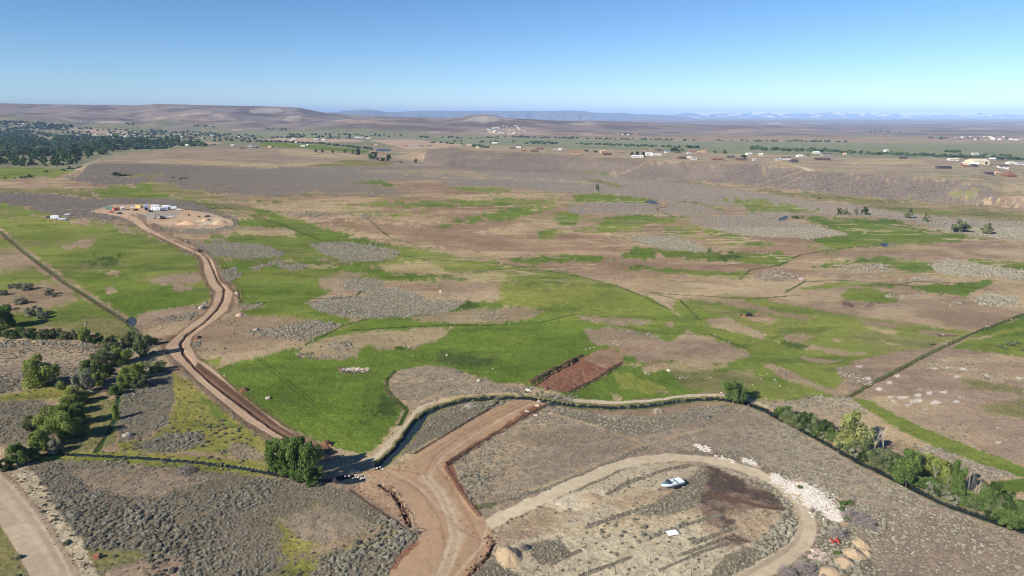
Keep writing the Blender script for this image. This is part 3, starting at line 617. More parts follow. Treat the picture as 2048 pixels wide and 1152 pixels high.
def tint_mat(name, dark, light, rough=0.85, trans=0.0, inst=False):
    """leafage: each leaf or shrub has its own tint between two colours"""
    m, n, b = new_mat(name, rough); b.inputs["Specular IOR Level"].default_value = 0.08
    a = n.nodes.new("ShaderNodeAttribute"); a.attribute_name = "tint"
    if inst: a.attribute_type = 'INSTANCER'
    mx = n.nodes.new("ShaderNodeMix"); mx.data_type = 'RGBA'
    mx.inputs[6].default_value = (*[float(q) for q in lin(dark)], 1); mx.inputs[7].default_value = (*[float(q) for q in lin(light)], 1)
    n.links.new(a.outputs["Fac"], mx.inputs[0]); n.links.new(mx.outputs[2], b.inputs["Base Color"])
    if trans:
        t = n.nodes.new("ShaderNodeBsdfTranslucent"); n.links.new(mx.outputs[2], t.inputs[0])
        ms = n.nodes.new("ShaderNodeMixShader"); ms.inputs[0].default_value = trans
        n.links.new(b.outputs[0], ms.inputs[1]); n.links.new(t.outputs[0], ms.inputs[2]); n.links.new(ms.outputs[0], n.nodes["Material Output"].inputs[0])
    MATS[name] = m
    return m

# ------------------------------------------------------------------ mesh and object helpers
def np_mesh(name, co, faces, mats=(), midx=None, attrs=None, smooth=False):
    """faces: (n, k) int array"""
    me = bpy.data.meshes.new(name)
    co = np.ascontiguousarray(co, np.float32); faces = np.ascontiguousarray(faces, np.int32)
    nf, k = faces.shape
    me.vertices.add(len(co)); me.vertices.foreach_set("co", co.ravel())
    me.loops.add(nf * k); me.loops.foreach_set("vertex_index", faces.ravel())
    me.polygons.add(nf); me.polygons.foreach_set("loop_start", np.arange(0, nf * k, k, dtype=np.int32))
    if midx is not None: me.polygons.foreach_set("material_index", np.ascontiguousarray(midx, np.int32))
    me.polygons.foreach_set("use_smooth", np.full(nf, smooth, bool))
    for a, v in (attrs or {}).items():
        if v.ndim == 2:
            at2 = me.attributes.new(a, 'FLOAT_COLOR', 'POINT'); at2.data.foreach_set("color", np.ascontiguousarray(v, np.float32).ravel())
        else:
            at2 = me.attributes.new(a, 'FLOAT', 'POINT'); at2.data.foreach_set("value", np.ascontiguousarray(v, np.float32))
    for m in mats: me.materials.append(m)
    me.update(calc_edges=True)
    return me
def link(name, data, parent=None, loc=None, rz=0.0, scale=None):
    o = bpy.data.objects.new(name, data); COL.objects.link(o)
    if parent is not None: o.parent = parent
    if loc is not None: o.location = loc
    if rz: o.rotation_euler[2] = rz
    if scale is not None: o.scale = scale
    return o
def tag(o, label=None, cat=None, group=None, kind=None):
    if label: o['label'] = label
    if cat: o['category'] = cat
    if group: o['group'] = group
    if kind: o['kind'] = kind
    return o
def thing(name, label, cat, loc, rz=0.0, group=None, scale=None):
    return tag(link(name, None, None, loc, rz, scale), label, cat, group)

class MB:
    def __init__(s): s.v = []; s.f = []; s.m = []
    def add(s, vs, fs, mi=0):
        b = len(s.v); s.v += [tuple(p) for p in vs]; s.f += [tuple(b + i for i in f) for f in fs]; s.m += [mi] * len(fs); return s
    def box(s, x0, x1, y0, y1, z0, z1, mi=0):
        return s.add([(x0, y0, z0), (x1, y0, z0), (x1, y1, z0), (x0, y1, z0), (x0, y0, z1), (x1, y0, z1), (x1, y1, z1), (x0, y1, z1)],
                     [(0, 3, 2, 1), (4, 5, 6, 7), (0, 1, 5, 4), (1, 2, 6, 5), (2, 3, 7, 6), (3, 0, 4, 7)], mi)
    def prism(s, prof, y0, y1, mi=0):
        """profile in x,z swept along y"""
        n = len(prof); v = [(x, y0, z) for x, z in prof] + [(x, y1, z) for x, z in prof]
        f = [tuple(range(n)), tuple(range(2 * n - 1, n - 1, -1))] + [(i, i + n, (i + 1) % n + n, (i + 1) % n) for i in range(n)]
        return s.add(v, f, mi)
    def tube(s, pts, rad, n=6, mi=0):
        b = len(s.v); P = [Vector(p) for p in pts]
        for i, p in enumerate(P):
            d = (P[min(i + 1, len(P) - 1)] - P[max(i - 1, 0)]).normalized()
            a = d.orthogonal().normalized(); c = d.cross(a)
            r = rad[i] if isinstance(rad, (list, tuple)) else rad
            for k in range(n):
                t = 2 * math.pi * k / n; q = p + (a * math.cos(t) + c * math.sin(t)) * r; s.v.append(tuple(q))
        for i in range(len(P) - 1):
            for k in range(n):
                s.f.append((b + i * n + k, b + i * n + (k + 1) % n, b + (i + 1) * n + (k + 1) % n, b + (i + 1) * n + k)); s.m.append(mi)
        s.f.append(tuple(b + k for k in range(n - 1, -1, -1))); s.m.append(mi)
        s.f.append(tuple(b + (len(P) - 1) * n + k for k in range(n))); s.m.append(mi)
        return s
    def mesh(s, name, mats, smooth=False):
        me = bpy.data.meshes.new(name); me.from_pydata(s.v, [], s.f)
        for m in (mats if isinstance(mats, (list, tuple)) else [mats]): me.materials.append(m)
        me.polygons.foreach_set("material_index", s.m)
        if smooth: me.polygons.foreach_set("use_smooth", [True] * len(s.f))
        me.update(); return me
    def build(s, name, mats, parent=None, smooth=False): return link(name, s.mesh(name, mats, smooth), parent)

# ------------------------------------------------------------------ ground sheet
M_EARTH = ground_material(); M_DIRT = dirt_material()
M_CANAL = water_material("canal_water", (38, 46, 44)); M_POND = water_material("pond_water", (58, 66, 66)); M_POND.node_tree.nodes["Principled BSDF"].inputs["Roughness"].default_value = 0.4; M_POND.node_tree.nodes["Principled BSDF"].inputs["Specular IOR Level"].default_value = 0.12
tcols = np.concatenate([-np.geomspace(5, 0.92, 16), np.arange(-0.88, 0.8801, 2.0 / F), np.geomspace(0.92, 5, 16)])
vr = np.arange(1240, 415, -1.4)
Yr = np.concatenate([np.linspace(35, float(yplane(1241)), 10), yplane(vr), np.geomspace(float(yplane(414)), 42000, 640)])
TT, YY = np.meshgrid(tcols, Yr)
GX = (TT * YY).ravel(); GY_ = YY.ravel()
gcol, gsage, gdz, gkind = cover(GX, GY_)
GZ = H(GX, GY_) + gdz
# grass tussocks and clods: true small relief near the camera
nearf = 1 - sstep(260, 600, GY_)
GZ += nearf * (0.22 * (fbm(GX, GY_, 1.6, 2, 90) - 0.5) * (gkind == 0) + 0.06 * (fbm(GX, GY_, 1.1, 2, 91) - 0.5) + 0.5 * (fbm(GX, GY_, 1.3, 2, 92) - 0.5) * (gkind == 5))
nR, nC = len(Yr), len(tcols)
ii = (np.arange(nR - 1)[:, None] * nC + np.arange(nC - 1)[None, :]).ravel()
quads = np.stack([ii, ii + 1, ii + nC + 1, ii + nC], 1)
# level the water within each body
fk = gkind[quads]
fkind = fk[:, 0]
far_face = GY_[quads[:, 0]] > 3500
ALLV = np.stack([GX, GY_, GZ], 1)
def sub(name, sel, mats, kind='structure', smooth=True):
    fs = quads[sel]
    if len(fs) == 0: return None
    ids, inv = np.unique(fs, return_inverse=True)
    c4 = np.ones((len(ids), 4), np.float32); c4[:, :3] = gcol[ids]
    me = np_mesh(name, ALLV[ids], inv.reshape(fs.shape), mats, attrs={"cover": c4, "sage": gsage[ids]}, smooth=smooth)
    return tag(link(name, me), kind=kind)
sub('ground', (fkind == 0) & ~far_face, [M_EARTH])
sub('hills', (fkind == 0) & far_face, [M_EARTH])
sub('dirt_road', fkind == 1, [M_DIRT]); sub('gravel_road', fkind == 2, [M_DIRT]); sub('gravel_track', fkind == 3, [M_DIRT])
sub('building_site_yard', fkind == 4, [M_DIRT]); sub('excavated_soil', fkind == 5, [M_EARTH])
sub('canal_water', fkind == 6, [M_CANAL]); sub('creek_water', fkind == 7, [M_CANAL])
sub('pond_water', (fkind == 8) | (fkind == 9), [M_POND])
mb = MB(); mb.add([(-175, 35, -0.3), (175, 35, -0.3), (3000, -3000, -1), (-3000, -3000, -1)], [(0, 3, 2, 1)])
me = mb.mesh('ground_behind', [M_EARTH]); a_ = me.attributes.new("cover", 'FLOAT_COLOR', 'POINT')
a_.data.foreach_set("color", [*(lin((150, 134, 114)) * ALB), 1.0] * 4); tag(link('ground', me), kind='structure')

# far blue plateau and snowy mountains
def far_range(name, tab, yc, depth, vbase, mats, seed, jag, rgb, snow=None):
    us = np.arange(tab[0][0], tab[-1][0], 2.0); n = 26
    vv = np.interp(us, [p[0] for p in tab], [p[1] for p in tab])
    q = np.linspace(-1, 1, n * 2)
    U_, Q_ = np.meshgrid(us, q)
    Yy = yc + Q_ * depth; X_ = (U_ - 1024) / F * Yy * 1.0
    jj = fbm(us, us * 0, 26, 4, seed) - 0.5
    top = CAM_H + (231 - vv) / F * yc + jag * jj
    base = CAM_H + (231 - vbase) / F * yc
    prof = (1 - np.abs(Q_)) ** 0.8
    g = fbm(U_ * 1.0, Q_ * 60, 16, 4, seed + 3) - 0.5
    Z_ = (base - 60) + (np.maximum(top, base)[None, :] - base + 60) * np.clip(prof + g * 0.45 * (1 - prof) * prof * 3, 0, 1.05)
    col = np.ones((Z_.size, 4)); col[:, :3] = lin(rgb) * ALB
    if snow is not None:
        hgt = (Z_ - base) / (top.max() - base)
        sm = sstep(0.62, 0.8, hgt + 0.55 * (fbm(U_, Q_ * 90, 12, 4, seed + 9) - 0.5) * 2) * snow
        col[:, :3] = col[:, :3] * (1 - sm.ravel()[:, None]) + 0.85 * sm.ravel()[:, None]
    nr, nc = Z_.shape; i0 = (np.arange(nr - 1)[:, None] * nc + np.arange(nc - 1)[None, :]).ravel()
    me = np_mesh(name, np.stack([X_.ravel(), Yy.ravel(), Z_.ravel()], 1), np.stack([i0, i0 + 1, i0 + nc + 1, i0 + nc], 1), mats, attrs={"cover": col.astype(np.float32), "sage": np.zeros(Z_.size)}, smooth=False)
    return tag(link(name, me), kind='structure')
far_range('plateau', [(560, 236), (660, 226), (695, 222.5), (725, 220.5), (745, 219), (765, 221), (785, 224), (815, 223.5), (840, 221.5), (1165, 221.5), (1178, 224.5), (1210, 226), (1240, 225.5), (1262, 228), (1320, 230), (1380, 236)], 19000, 2500, 246, [M_DIRT], 5, 20, (120, 118, 112))
far_range('mountains', [(1180, 232), (1280, 229), (1330, 228), (1385, 224.5), (1420, 227), (1450, 226), (1480, 227), (1500, 224), (1530, 223), (1550, 224), (1570, 226), (1600, 225), (1630, 223.5), (1650, 222.5), (1680, 225), (1720, 227), (1760, 226), (1800, 228), (1830, 228),
          (1880, 226), (1930, 225.5), (1960, 227), (2000, 226), (2048, 229), (2200, 232), (2400, 228)], 30000, 3500, 246, [M_DIRT], 15, 150, (84, 92, 84), snow=0.9)

# ------------------------------------------------------------------ ground cover shrubs (nobody could count them)
def shrub_group(name, mat, subdiv, rough_amt, nsc=1.7):
    g = bpy.data.node_groups.new(name, 'GeometryNodeTree')
    g.interface.new_socket("Geometry", in_out='INPUT', socket_type='NodeSocketGeometry')
    g.interface.new_socket("Geometry", in_out='OUTPUT', socket_type='NodeSocketGeometry')
    N = g.nodes.new; Lk = g.links.new
    gi = N("NodeGroupInput"); go = N("NodeGroupOutput"); gg = N("GeometryNodeGeometryToInstance")
    for i in range(4):
        ico = N("GeometryNodeMeshIcoSphere"); ico.inputs["Radius"].default_value = 1.0; ico.inputs["Subdivisions"].default_value = subdiv
        pos = N("GeometryNodeInputPosition"); ad = N("ShaderNodeVectorMath"); ad.operation = 'ADD'; ad.inputs[1].default_value = (7.7 * i, 3.1 * i, 5.3 * i)
        Lk(pos.outputs[0], ad.inputs[0])
        nz = N("ShaderNodeTexNoise"); nz.inputs["Scale"].default_value = nsc; nz.inputs["Detail"].default_value = 4; nz.inputs["Roughness"].default_value = 0.8
        Lk(ad.outputs[0], nz.inputs["Vector"])
        mr = N("ShaderNodeMapRange"); mr.inputs[1].default_value = 0.3; mr.inputs[2].default_value = 0.7; mr.inputs[3].default_value = 1 - rough_amt; mr.inputs[4].default_value = 1 + rough_amt
        Lk(nz.outputs[0], mr.inputs[0])
        sc = N("ShaderNodeVectorMath"); sc.operation = 'SCALE'; Lk(pos.outputs[0], sc.inputs[0]); Lk(mr.outputs[0], sc.inputs["Scale"])
        ms = N("ShaderNodeVectorMath"); ms.operation = 'MULTIPLY_ADD'; ms.inputs[1].default_value = (1, 1, 0.8); ms.inputs[2].default_value = (0, 0, 0.36); Lk(sc.outputs[0], ms.inputs[0])
        sp = N("GeometryNodeSetPosition"); Lk(ico.outputs[0], sp.inputs[0]); Lk(ms.outputs[0], sp.inputs["Position"])
        sm = N("GeometryNodeSetMaterial"); sm.inputs["Material"].default_value = mat; Lk(sp.outputs[0], sm.inputs[0])
        ss = N("GeometryNodeSetShadeSmooth"); ss.inputs["Shade Smooth"].default_value = False; Lk(sm.outputs[0], ss.inputs[0])
        Lk(ss.outputs[0], gg.inputs[0])
    ip = N("GeometryNodeInstanceOnPoints"); ip.inputs["Pick Instance"].default_value = True
    def attr(nm, ty):
        q = N("GeometryNodeInputNamedAttribute"); q.data_type = ty; q.inputs[0].default_value = nm; return q.outputs[0]
    cx = N("ShaderNodeCombineXYZ"); Lk(attr("turn", 'FLOAT'), cx.inputs[2])
    cs = N("ShaderNodeCombineXYZ"); s_ = attr("size", 'FLOAT'); Lk(s_, cs.inputs[0]); Lk(s_, cs.inputs[1]); Lk(s_, cs.inputs[2])
    Lk(gi.outputs[0], ip.inputs["Points"]); Lk(gg.outputs[0], ip.inputs["Instance"])
    Lk(cx.outputs[0], ip.inputs["Rotation"]); Lk(cs.outputs[0], ip.inputs["Scale"])
    Lk(ip.outputs[0], go.inputs[0])
    return g
def scatter(name, X, Y, size, tint, grp, label, sink=0.05):
    Z = H(X, Y) - sink
    me = bpy.data.meshes.new(name); me.vertices.add(len(X)); me.vertices.foreach_set("co", np.stack([X, Y, Z], 1).astype(np.float32).ravel())
    for nm, v in (("size", size), ("tint", tint), ("turn", RNG.random(len(X)) * 6.28)):
        a = me.attributes.new(nm, 'FLOAT', 'POINT'); a.data.foreach_set("value", np.ascontiguousarray(v, np.float32))
    o = link(name, me); md = o.modifiers.new("shrubs", 'NODES'); md.node_group = grp
    return tag(o, label, 'shrubs', kind='stuff')
M_SAGE = tint_mat("sagebrush_leaf", (98, 94, 79), (168, 163, 144), inst=True)
M_SAGEF = tint_mat("distant_sagebrush", (104, 97, 88), (150, 142, 130), inst=True)
M_WEED = tint_mat("green_weed_leaf", (76, 82, 40), (140, 142, 78), inst=True)
G_NEAR = shrub_group("sagebrush_near", M_SAGE, 4, 0.62, 3.2); G_FAR = shrub_group("sagebrush_far", M_SAGEF, 3, 0.45, 2.2); G_MID = shrub_group("sagebrush_mid", M_SAGE, 3, 0.5, 2.4); G_WEED = shrub_group("weeds", M_WEED, 3, 0.4)
def cand(y0, y1, dens, tmax=0.93):
    area = (y1 ** 2 - y0 ** 2) * tmax
    n = int(area * dens); Y = np.sqrt(RNG.random(n) * (y1 ** 2 - y0 ** 2) + y0 ** 2); X = (RNG.random(n) * 2 - 1) * tmax * Y
    c, s, dz, k = cover(X, Y)
    ok = (RNG.random(n) < s) & (k == 0) & (dz > -0.2)
    return X[ok], Y[ok], s[ok]
xs, ys, sz = [], [], []
X, Y, s = cand(95, 260, 3.1); big = sstep(0.45, 0.8, fbm(X, Y, 18, 3, 95)); X, Y, S1 = X, Y, (0.11 + 0.26 * RNG.random(len(X)) ** 2.2) * (0.72 + 0.85 * big) * np.where(s > 0.94, 1.0, np.where(s < .3, 1.1, 0.74))
T1 = np.clip(0.5 * fbm(X, Y, 12, 3, 96) + 0.5 * RNG.random(len(X)), 0, 1) * np.where(s < .3, .35, 1.0) * np.where(RNG.random(len(X)) < .1, .2, 1.0)
scatter('sagebrush', X, Y, S1, T1, G_NEAR, 'grey-green sagebrush covering the near dry ground')
X2, Y2, s2 = cand(260, 560, 1.3); S2 = 0.20 + 0.32 * RNG.random(len(X2))
scatter('sagebrush', X2, Y2, S2, np.clip(0.1 + 0.65 * RNG.random(len(X2)), 0, 1), G_MID, 'grey sagebrush in round patches between the green meadows')
X3, Y3, s3 = cand(560, 1250, 0.36); S3 = 0.36 + 0.32 * RNG.random(len(X3))
scatter('sagebrush', X3, Y3, S3, np.clip(0.15 + 0.55 * RNG.random(len(X3)), 0, 1), G_FAR, 'distant grey sagebrush on the plain and the bluff')
print("sage counts", len(X), len(X2), len(X3))
# weeds along ditches and banks
wx, wy = [], []
WS = 0.42
def along(s, width, per_m, smin, smax, out):
    P = [at(*[float(q) for q in w.split(',')])[:2] for w in s.split()]
    for (a, b) in zip(P[:-1], P[1:]):
        Ln = math.hypot(b[0] - a[0], b[1] - a[1]); n = int(Ln * per_m)
        if n < 1: continue
        f = RNG.random(n); nx, ny = -(b[1] - a[1]) / Ln, (b[0] - a[0]) / Ln
        off = RNG.normal(0, width / 2, n)
        out.append(np.stack([a[0] + f * (b[0] - a[0]) + nx * off, a[1] + f * (b[1] - a[1]) + ny * off, (smin + (smax - smin) * RNG.random(n) ** 1.5) * WS], 1))
out = []
along("52,916 120,905 200,909 300,913 400,921 480,931 540,941 600,950", 1.6, 2.2, .25, .65, out)
along("60,921 120,916 240,920 300,924 400,934 480,946 560,962 640,972", 1.2, 1.8, .25, .6, out)
along("225,790 218,840 198,880", 2.0, 1.5, .3, .8, out); along("250,790 240,840 214,886", 1.8, 1.2, .3, .7, out)
along("750,925 790,890 820,850 848,822 880,806 930,793 1000,789", 0.6, 1.8, .2, .45, out)
along("770,935 806,903 838,865 860,838 930,808 1000,801", 0.6, 1.3, .2, .45, out)
along("1000,789 1060,790 1150,804 1220,809 1300,804 1360,796 1430,791 1500,800", 0.7, 1.6, .2, .5, out)
along("1060,803 1150,818 1220,823 1300,818 1360,809 1430,804 1530,826 1640,886 1720,934 1800,974 1880,1014 1960,1044 2048,1074", 0.7, 1.4, .2, .5, out)
along("0,464 60,515 130,567 200,612 250,644 290,680 330,722", 0.9, 1.2, .25, .6, out)
along("1700,794 1760,760 1850,712 1940,670 2048,629", 0.8, 0.5, .25, .55, out)
along("790,742 775,758 774,778 790,800 810,815", 1.0, 1.2, .2, .5, out)
along("990,1060 960,1020 985,1010", 1.5, 1.5, .3, .5, out)
W_ = np.concatenate(out); W_ = W_[fbm(W_[:, 0], W_[:, 1], 5.0, 3, 97) > 0.50]
scatter('weeds', W_[:, 0], W_[:, 1], W_[:, 2], RNG.random(len(W_)), G_WEED, 'green weeds and rushes along the ditches and fence lines', sink=0.12)
WS = 0.8
# loose clods and stones on the berms of the dug soil
M_CLOD = tint_mat("turned_clods", (88, 66, 54), (154, 122, 98), inst=True); G_CLOD = shrub_group("clods", M_CLOD, 2, 0.35)
out = []
along("1060,768 1100,744 1162,713", 1.2, 7, .15, .5, out); along("1138,786 1190,760 1246,726", 1.1, 7, .15, .5, out)
along("1092,812 1045,838 990,868 940,900 892,930", 1.2, 5, .12, .4, out); along("888,932 905,958 925,990 945,1016 958,1032", 1.0, 4, .1, .3, out)
along("645,893 662,890", 1.5, 12, .3, .7, out); along("1195,700 1250,695 1300,702", 2.0, 3, .1, .3, out)
along("300,466 376,504 396,514 404,545 414,570 426,585 420,608", 1.2, 3, .15, .4, out); along("480,612 470,585 455,566 442,552", 1.5, 3, .15, .45, out); along("770,972 800,1006 818,1050", 1.2, 6, .1, .35, out)
D_ = np.concatenate(out)
scatter('dirt_clods', D_[:, 0], D_[:, 1], D_[:, 2], RNG.random(len(D_)), G_CLOD, 'brown clods of turned soil along the dug edges', sink=0.0)
# ------------------------------------------------------------------ trees
M_BARK = paint("grey_bark", (120, 108, 92), 0.95, 0.25, 3.0); M_PALEBARK = paint("pale_bark", (176, 166, 148), 0.9, 0.15, 3.0)
M_LEAF = {
 'bright': tint_mat("bright_leaf", (90, 106, 48), (160, 170, 92), trans=0.25), 'green': tint_mat("green_leaf", (58, 80, 40), (116, 138, 72), trans=0.2),
 'dark': tint_mat("dark_leaf", (34, 50, 26), (72, 92, 44), trans=0.15), 'willow': tint_mat("willow_leaf", (72, 82, 50), (124, 132, 90), trans=0.15),
 'grey': tint_mat("grey_leaf", (104, 104, 86), (152, 152, 128), trans=0.1), 'yellow': tint_mat("yellow_leaf", (112, 118, 66), (170, 174, 108), trans=0.25)}
def crown_data(seed, n, leaf, lobes=14, z0=0.25, flat=1.0):
    r = np.random.default_rng(seed)
    c = []
    while len(c) < lobes:
        p = r.random(3) * [1, 1, 1 - z0] + [-.5, -.5, z0]
        zz = (p[2] - z0) / (1 - z0)
        R = 0.42 * math.sin(math.pi * min(1, zz * 0.72 + 0.24)) ** 0.5
        if math.hypot(p[0], p[1]) < R and p[2] < 0.90: c.append(p)
    c = np.array(c); rad = 0.10 + 0.10 * r.random(lobes); lt = r.random(lobes)
    k = r.integers(0, lobes, n)
    d = r.normal(size=(n, 3)); d /= np.linalg.norm(d, axis=1)[:, None]
    q = c[k] + d * (rad[k] * (0.55 + 0.5 * r.random(n)))[:, None] * [1, 1, flat]
    q[:, 2] = q[:, 2].clip(0.02, 1)
    a = d + 0.8 * r.normal(size=(n, 3)); a /= np.linalg.norm(a, axis=1)[:, None]
    t1 = np.cross(a, r.normal(size=(n, 3))); t1 /= np.linalg.norm(t1, axis=1)[:, None]; t2 = np.cross(a, t1)
    s = leaf * (0.6 + 0.8 * r.random(n))[:, None]
    co = np.stack([q + t1 * s, q + t2 * s * .8, q - t1 * s, q - t2 * s * .8], 1).reshape(-1, 3)
    tint = np.repeat(np.clip(0.55 * lt[k] + 0.55 * r.random(n), 0, 1), 4)
    return co, np.arange(4 * n).reshape(n, 4), tint, c, rad
def crown_mesh(name, seed, n, leaf, mat, lobes=14, z0=0.25):
    co, f, t, c, rad = crown_data(seed, n, leaf, lobes, z0)
    return np_mesh(name, co, f, [mat], attrs={"tint": t}), c
def trunk_mesh(name, c, mat, rad=0.035, z1=0.75, n=6):
    mb = MB(); mb.tube([(0, 0, -0.03), (0.01, 0, 0.2), (-0.01, 0.01, 0.45), (0, 0, z1)], [rad, rad * .85, rad * .6, rad * .25], n)
    for p in c[:9]:
        z = max(0.12, p[2] * 0.55); mb.tube([(0, 0, z), (p[0] * .5, p[1] * .5, (z + p[2]) / 2 + .02), tuple(p)], [rad * .5, rad * .32, rad * .12], 4)
    return mb.mesh(name, [mat])
def stick(mb, p, d, L_, r, depth, rr, spread):
    q = p + d * L_; mb.tube([p, (p + q) / 2 + Vector((rr.uniform(-1, 1), rr.uniform(-1, 1), 0)) * L_ * .05, q], [r, r * .8, r * .6], 5 if depth > 1 else 3)
    if depth == 0: return
    for i in range(3 if depth > 1 else 4):
        nd = (d + Vector((rr.uniform(-1, 1), rr.uniform(-1, 1), rr.uniform(-.1, .5))) * spread).normalized()
        stick(mb, p + d * L_ * rr.uniform(.45, 1.0), nd, L_ * rr.uniform(.5, .72), r * .5, depth - 1, rr, spread)
def bare_mesh(name, seed, spread, r=0.014):
    rr = random.Random(seed); mb = MB(); stick(mb, Vector((0, 0, -.02)), Vector((0.03, 0, 1)).normalized(), 0.42, r, 4, rr, spread); return mb.mesh(name, [M_PALEBARK])
PR = {}
for kname in M_LEAF:
    PR[kname] = []
    for sd_ in range(3 if kname in ('bright', 'green', 'willow') else 2):
        cm, c = crown_mesh("crown_" + kname, 100 + sd_ * 7 + len(kname), 7500, 0.023, M_LEAF[kname], 24, 0.07 if kname not in ('willow', 'grey') else 0.03)
        PR[kname].append((cm, trunk_mesh("trunk_" + kname, c, M_BARK)))
MIDP = []
for sd_ in range(4):
    cm, c = crown_mesh("crown_distant", 300 + sd_, 1100, 0.05, M_LEAF['dark'] if sd_ % 2 else M_LEAF['green'], 11, 0.2); MIDP.append((cm, trunk_mesh("trunk_distant", c, M_BARK)))
MIDG = []
for sd_ in range(2):
    cm, c = crown_mesh("crown_olive", 330 + sd_, 1100, 0.05, M_LEAF['willow'], 11, 0.18); MIDG.append((cm, trunk_mesh("trunk_olive", c, M_BARK)))
FARP = []
for sd_ in range(4):
    cm, c = crown_mesh("crown_far", 400 + sd_, 260, 0.085, M_LEAF['dark'] if sd_ % 2 else M_LEAF['green'], 8, 0.12); FARP.append((cm, trunk_mesh("trunk_far", c[:3], M_BARK)))
BARE = [bare_mesh("bare_limbs", 5 + i, sp) for i, sp in enumerate((.75, .6, .45, .7))]
WHIP = [bare_mesh("thin_limbs", 25 + i, .34, .009) for i in range(3)]

def spot(u, v):
    X, Y, Z = at(u, v); m = 1 / pxm(Y, Z); dep = math.atan2(CAM_H - Z, math.hypot(X, Y))
    return X, Y, Z, m, dep
def tree(u, v, hpx, wpx, protos, name, label, group=None, cat='tree', i=None):
    X, Y, Z, m, dep = spot(u, v)
    w = wpx * m * (1.18 if Y < 450 else 1.2); h = max(0.5, (hpx * m * (1.08 if Y < 450 else 1.12) - 0.25 * w * math.sin(dep)) / math.cos(dep))
    i = random.randrange(len(protos)) if i is None else i
    cm, tm = protos[i % len(protos)]
    root = thing(name, label, cat, (X, Y, Z - 0.05), random.random() * 6.28, group, (w, w, h))
    link('crown', cm, root); link('trunk', tm, root)
    return root
def bare(u, v, hpx, wpx, me, label, group=None):
    X, Y, Z, m, dep = spot(u, v); h = hpx * m / math.cos(dep); w = wpx * m * 1.3
    root = thing('bare_tree', label, 'tree', (X, Y, Z - .05), random.random() * 6, group, (w, w, h)); link('branches', me, root); return root
T = tree; P_ = PR
T(556, 930, 58, 44, P_['green'], 'cottonwood_tree', 'left crown of the big dark green cottonwood clump beside the end of the dirt road', i=0)
T(586, 950, 78, 52, P_['green'], 'cottonwood_tree', 'middle and widest crown of the big green cottonwood clump by the creek culvert', i=1)
T(576, 928, 56, 52, P_['green'], 'cottonwood_tree', 'rear crown of the big green cottonwood clump, nearest the dirt road end', i=2)
T(622, 964, 84, 46, P_['green'], 'cottonwood_tree', 'right lower crown of the big green cottonwood clump, next to the black shadow', i=0)
T(606, 948, 76, 42, P_['green'], 'cottonwood_tree', 'second crown from the right in the big green cottonwood clump', i=2)
for (u_, v_, h_, w_) in [(552, 940, 20, 26), (572, 950, 22, 28), (596, 960, 24, 30), (626, 970, 26, 26), (540, 926, 18, 22)]:
    T(u_, v_, h_, w_, P_['green'], 'round_bush', 'low green growth at the foot of the big cottonwood clump', 'low growth under the cottonwood clump', 'bush')
T(1466, 803, 46, 46, P_['green'], 'round_tree', 'lone round dark green tree on the canal bank with a long shadow', i=1)
T(90, 770, 68, 58, P_['bright'], 'leafy_tree', 'tall bright green tree standing alone in the grey sagebrush at the left', i=0)
T(8, 655, 46, 42, P_['green'], 'leafy_tree', 'green tree cut by the left edge of the picture above the willow row')
T(170, 684, 34, 20, P_['bright'], 'leafy_tree', 'narrow bright green tree at the right end of the willow row')
T(192, 684, 20, 26, P_['dark'], 'round_bush', 'dark round bush right of the narrow bright tree', cat='bush')
T(225, 700, 32, 34, P_['willow'], 'leafy_tree', 'olive tree just right of the willow row beside the sage flat')
T(248, 725, 42, 36, P_['bright'], 'leafy_tree', 'bright tree left of the fence, in the middle of the left grove')
T(272, 755, 40, 42, P_['bright'], 'leafy_tree', 'broad tree nearest the bend of the dirt road')
T(285, 712, 46, 30, P_['willow'], 'leafy_tree', 'olive tree leaning over the fence line above the road bend')
T(254, 775, 44, 34, P_['bright'], 'leafy_tree', 'yellow green tree at the head of the small side ditch')
T(180, 770, 52, 32, P_['green'], 'leafy_tree', 'dark green tree in the centre of the left grove')
T(198, 768, 34, 30, P_['bright'], 'leafy_tree', 'small bright tree tucked right of the dark centre tree')
T(170, 786, 46, 42, P_['grey'], 'willow_bush', 'big silvery grey willow in the left grove', cat='bush')
T(214, 752, 26, 28, P_['dark'], 'leafy_tree', 'low dark tree between the two bright trees of the left grove')
T(124, 780, 20, 16, P_['bright'], 'small_tree', 'small round sapling on the olive grass between the sage flats')
T(152, 808, 42, 36, P_['bright'], 'leafy_tree', 'bright tree on the upper right of the big left clump')
T(138, 828, 42, 40, P_['bright'], 'leafy_tree', 'pale green tree behind the big left clump')
T(100, 862, 58, 52, P_['bright'], 'leafy_tree', 'large left crown of the big clump above the gravel road')
T(130, 880, 62, 48, P_['bright'], 'leafy_tree', 'large right crown of the big clump above the gravel road')
T(82, 895, 50, 42, P_['bright'], 'leafy_tree', 'lower crown of the big clump nearest the gravel road')
T(38, 930, 46, 40, P_['green'], 'leafy_tree', 'dark green tree at the top end of the gravel road')
T(12, 938, 24, 26, P_['dark'], 'leafy_tree', 'low dark tree left of the gravel road top')
T(72, 915, 30, 26, P_['green'], 'leafy_tree', 'small green tree between the creek and the big left clump')
T(110, 905, 26, 28, P_['grey'], 'willow_bush', 'grey bush on the creek bank below the big left clump', cat='bush')
T(174, 868, 22, 14, P_['bright'], 'small_tree', 'slim young tree left of the side ditch')
T(232, 838, 36, 14, P_['bright'], 'small_tree', 'slender tree on the right bank of the side ditch')
T(300, 690, 26, 22, P_['willow'], 'leafy_tree', 'small olive tree on the fence line above the road bend')
T(318, 742, 22, 30, P_['willow'], 'willow_bush', 'low olive bush beside the fence at the road bend', cat='bush')
T(232, 790, 22, 26, P_['green'], 'round_bush', 'green bush at the top of the side ditch', cat='bush')
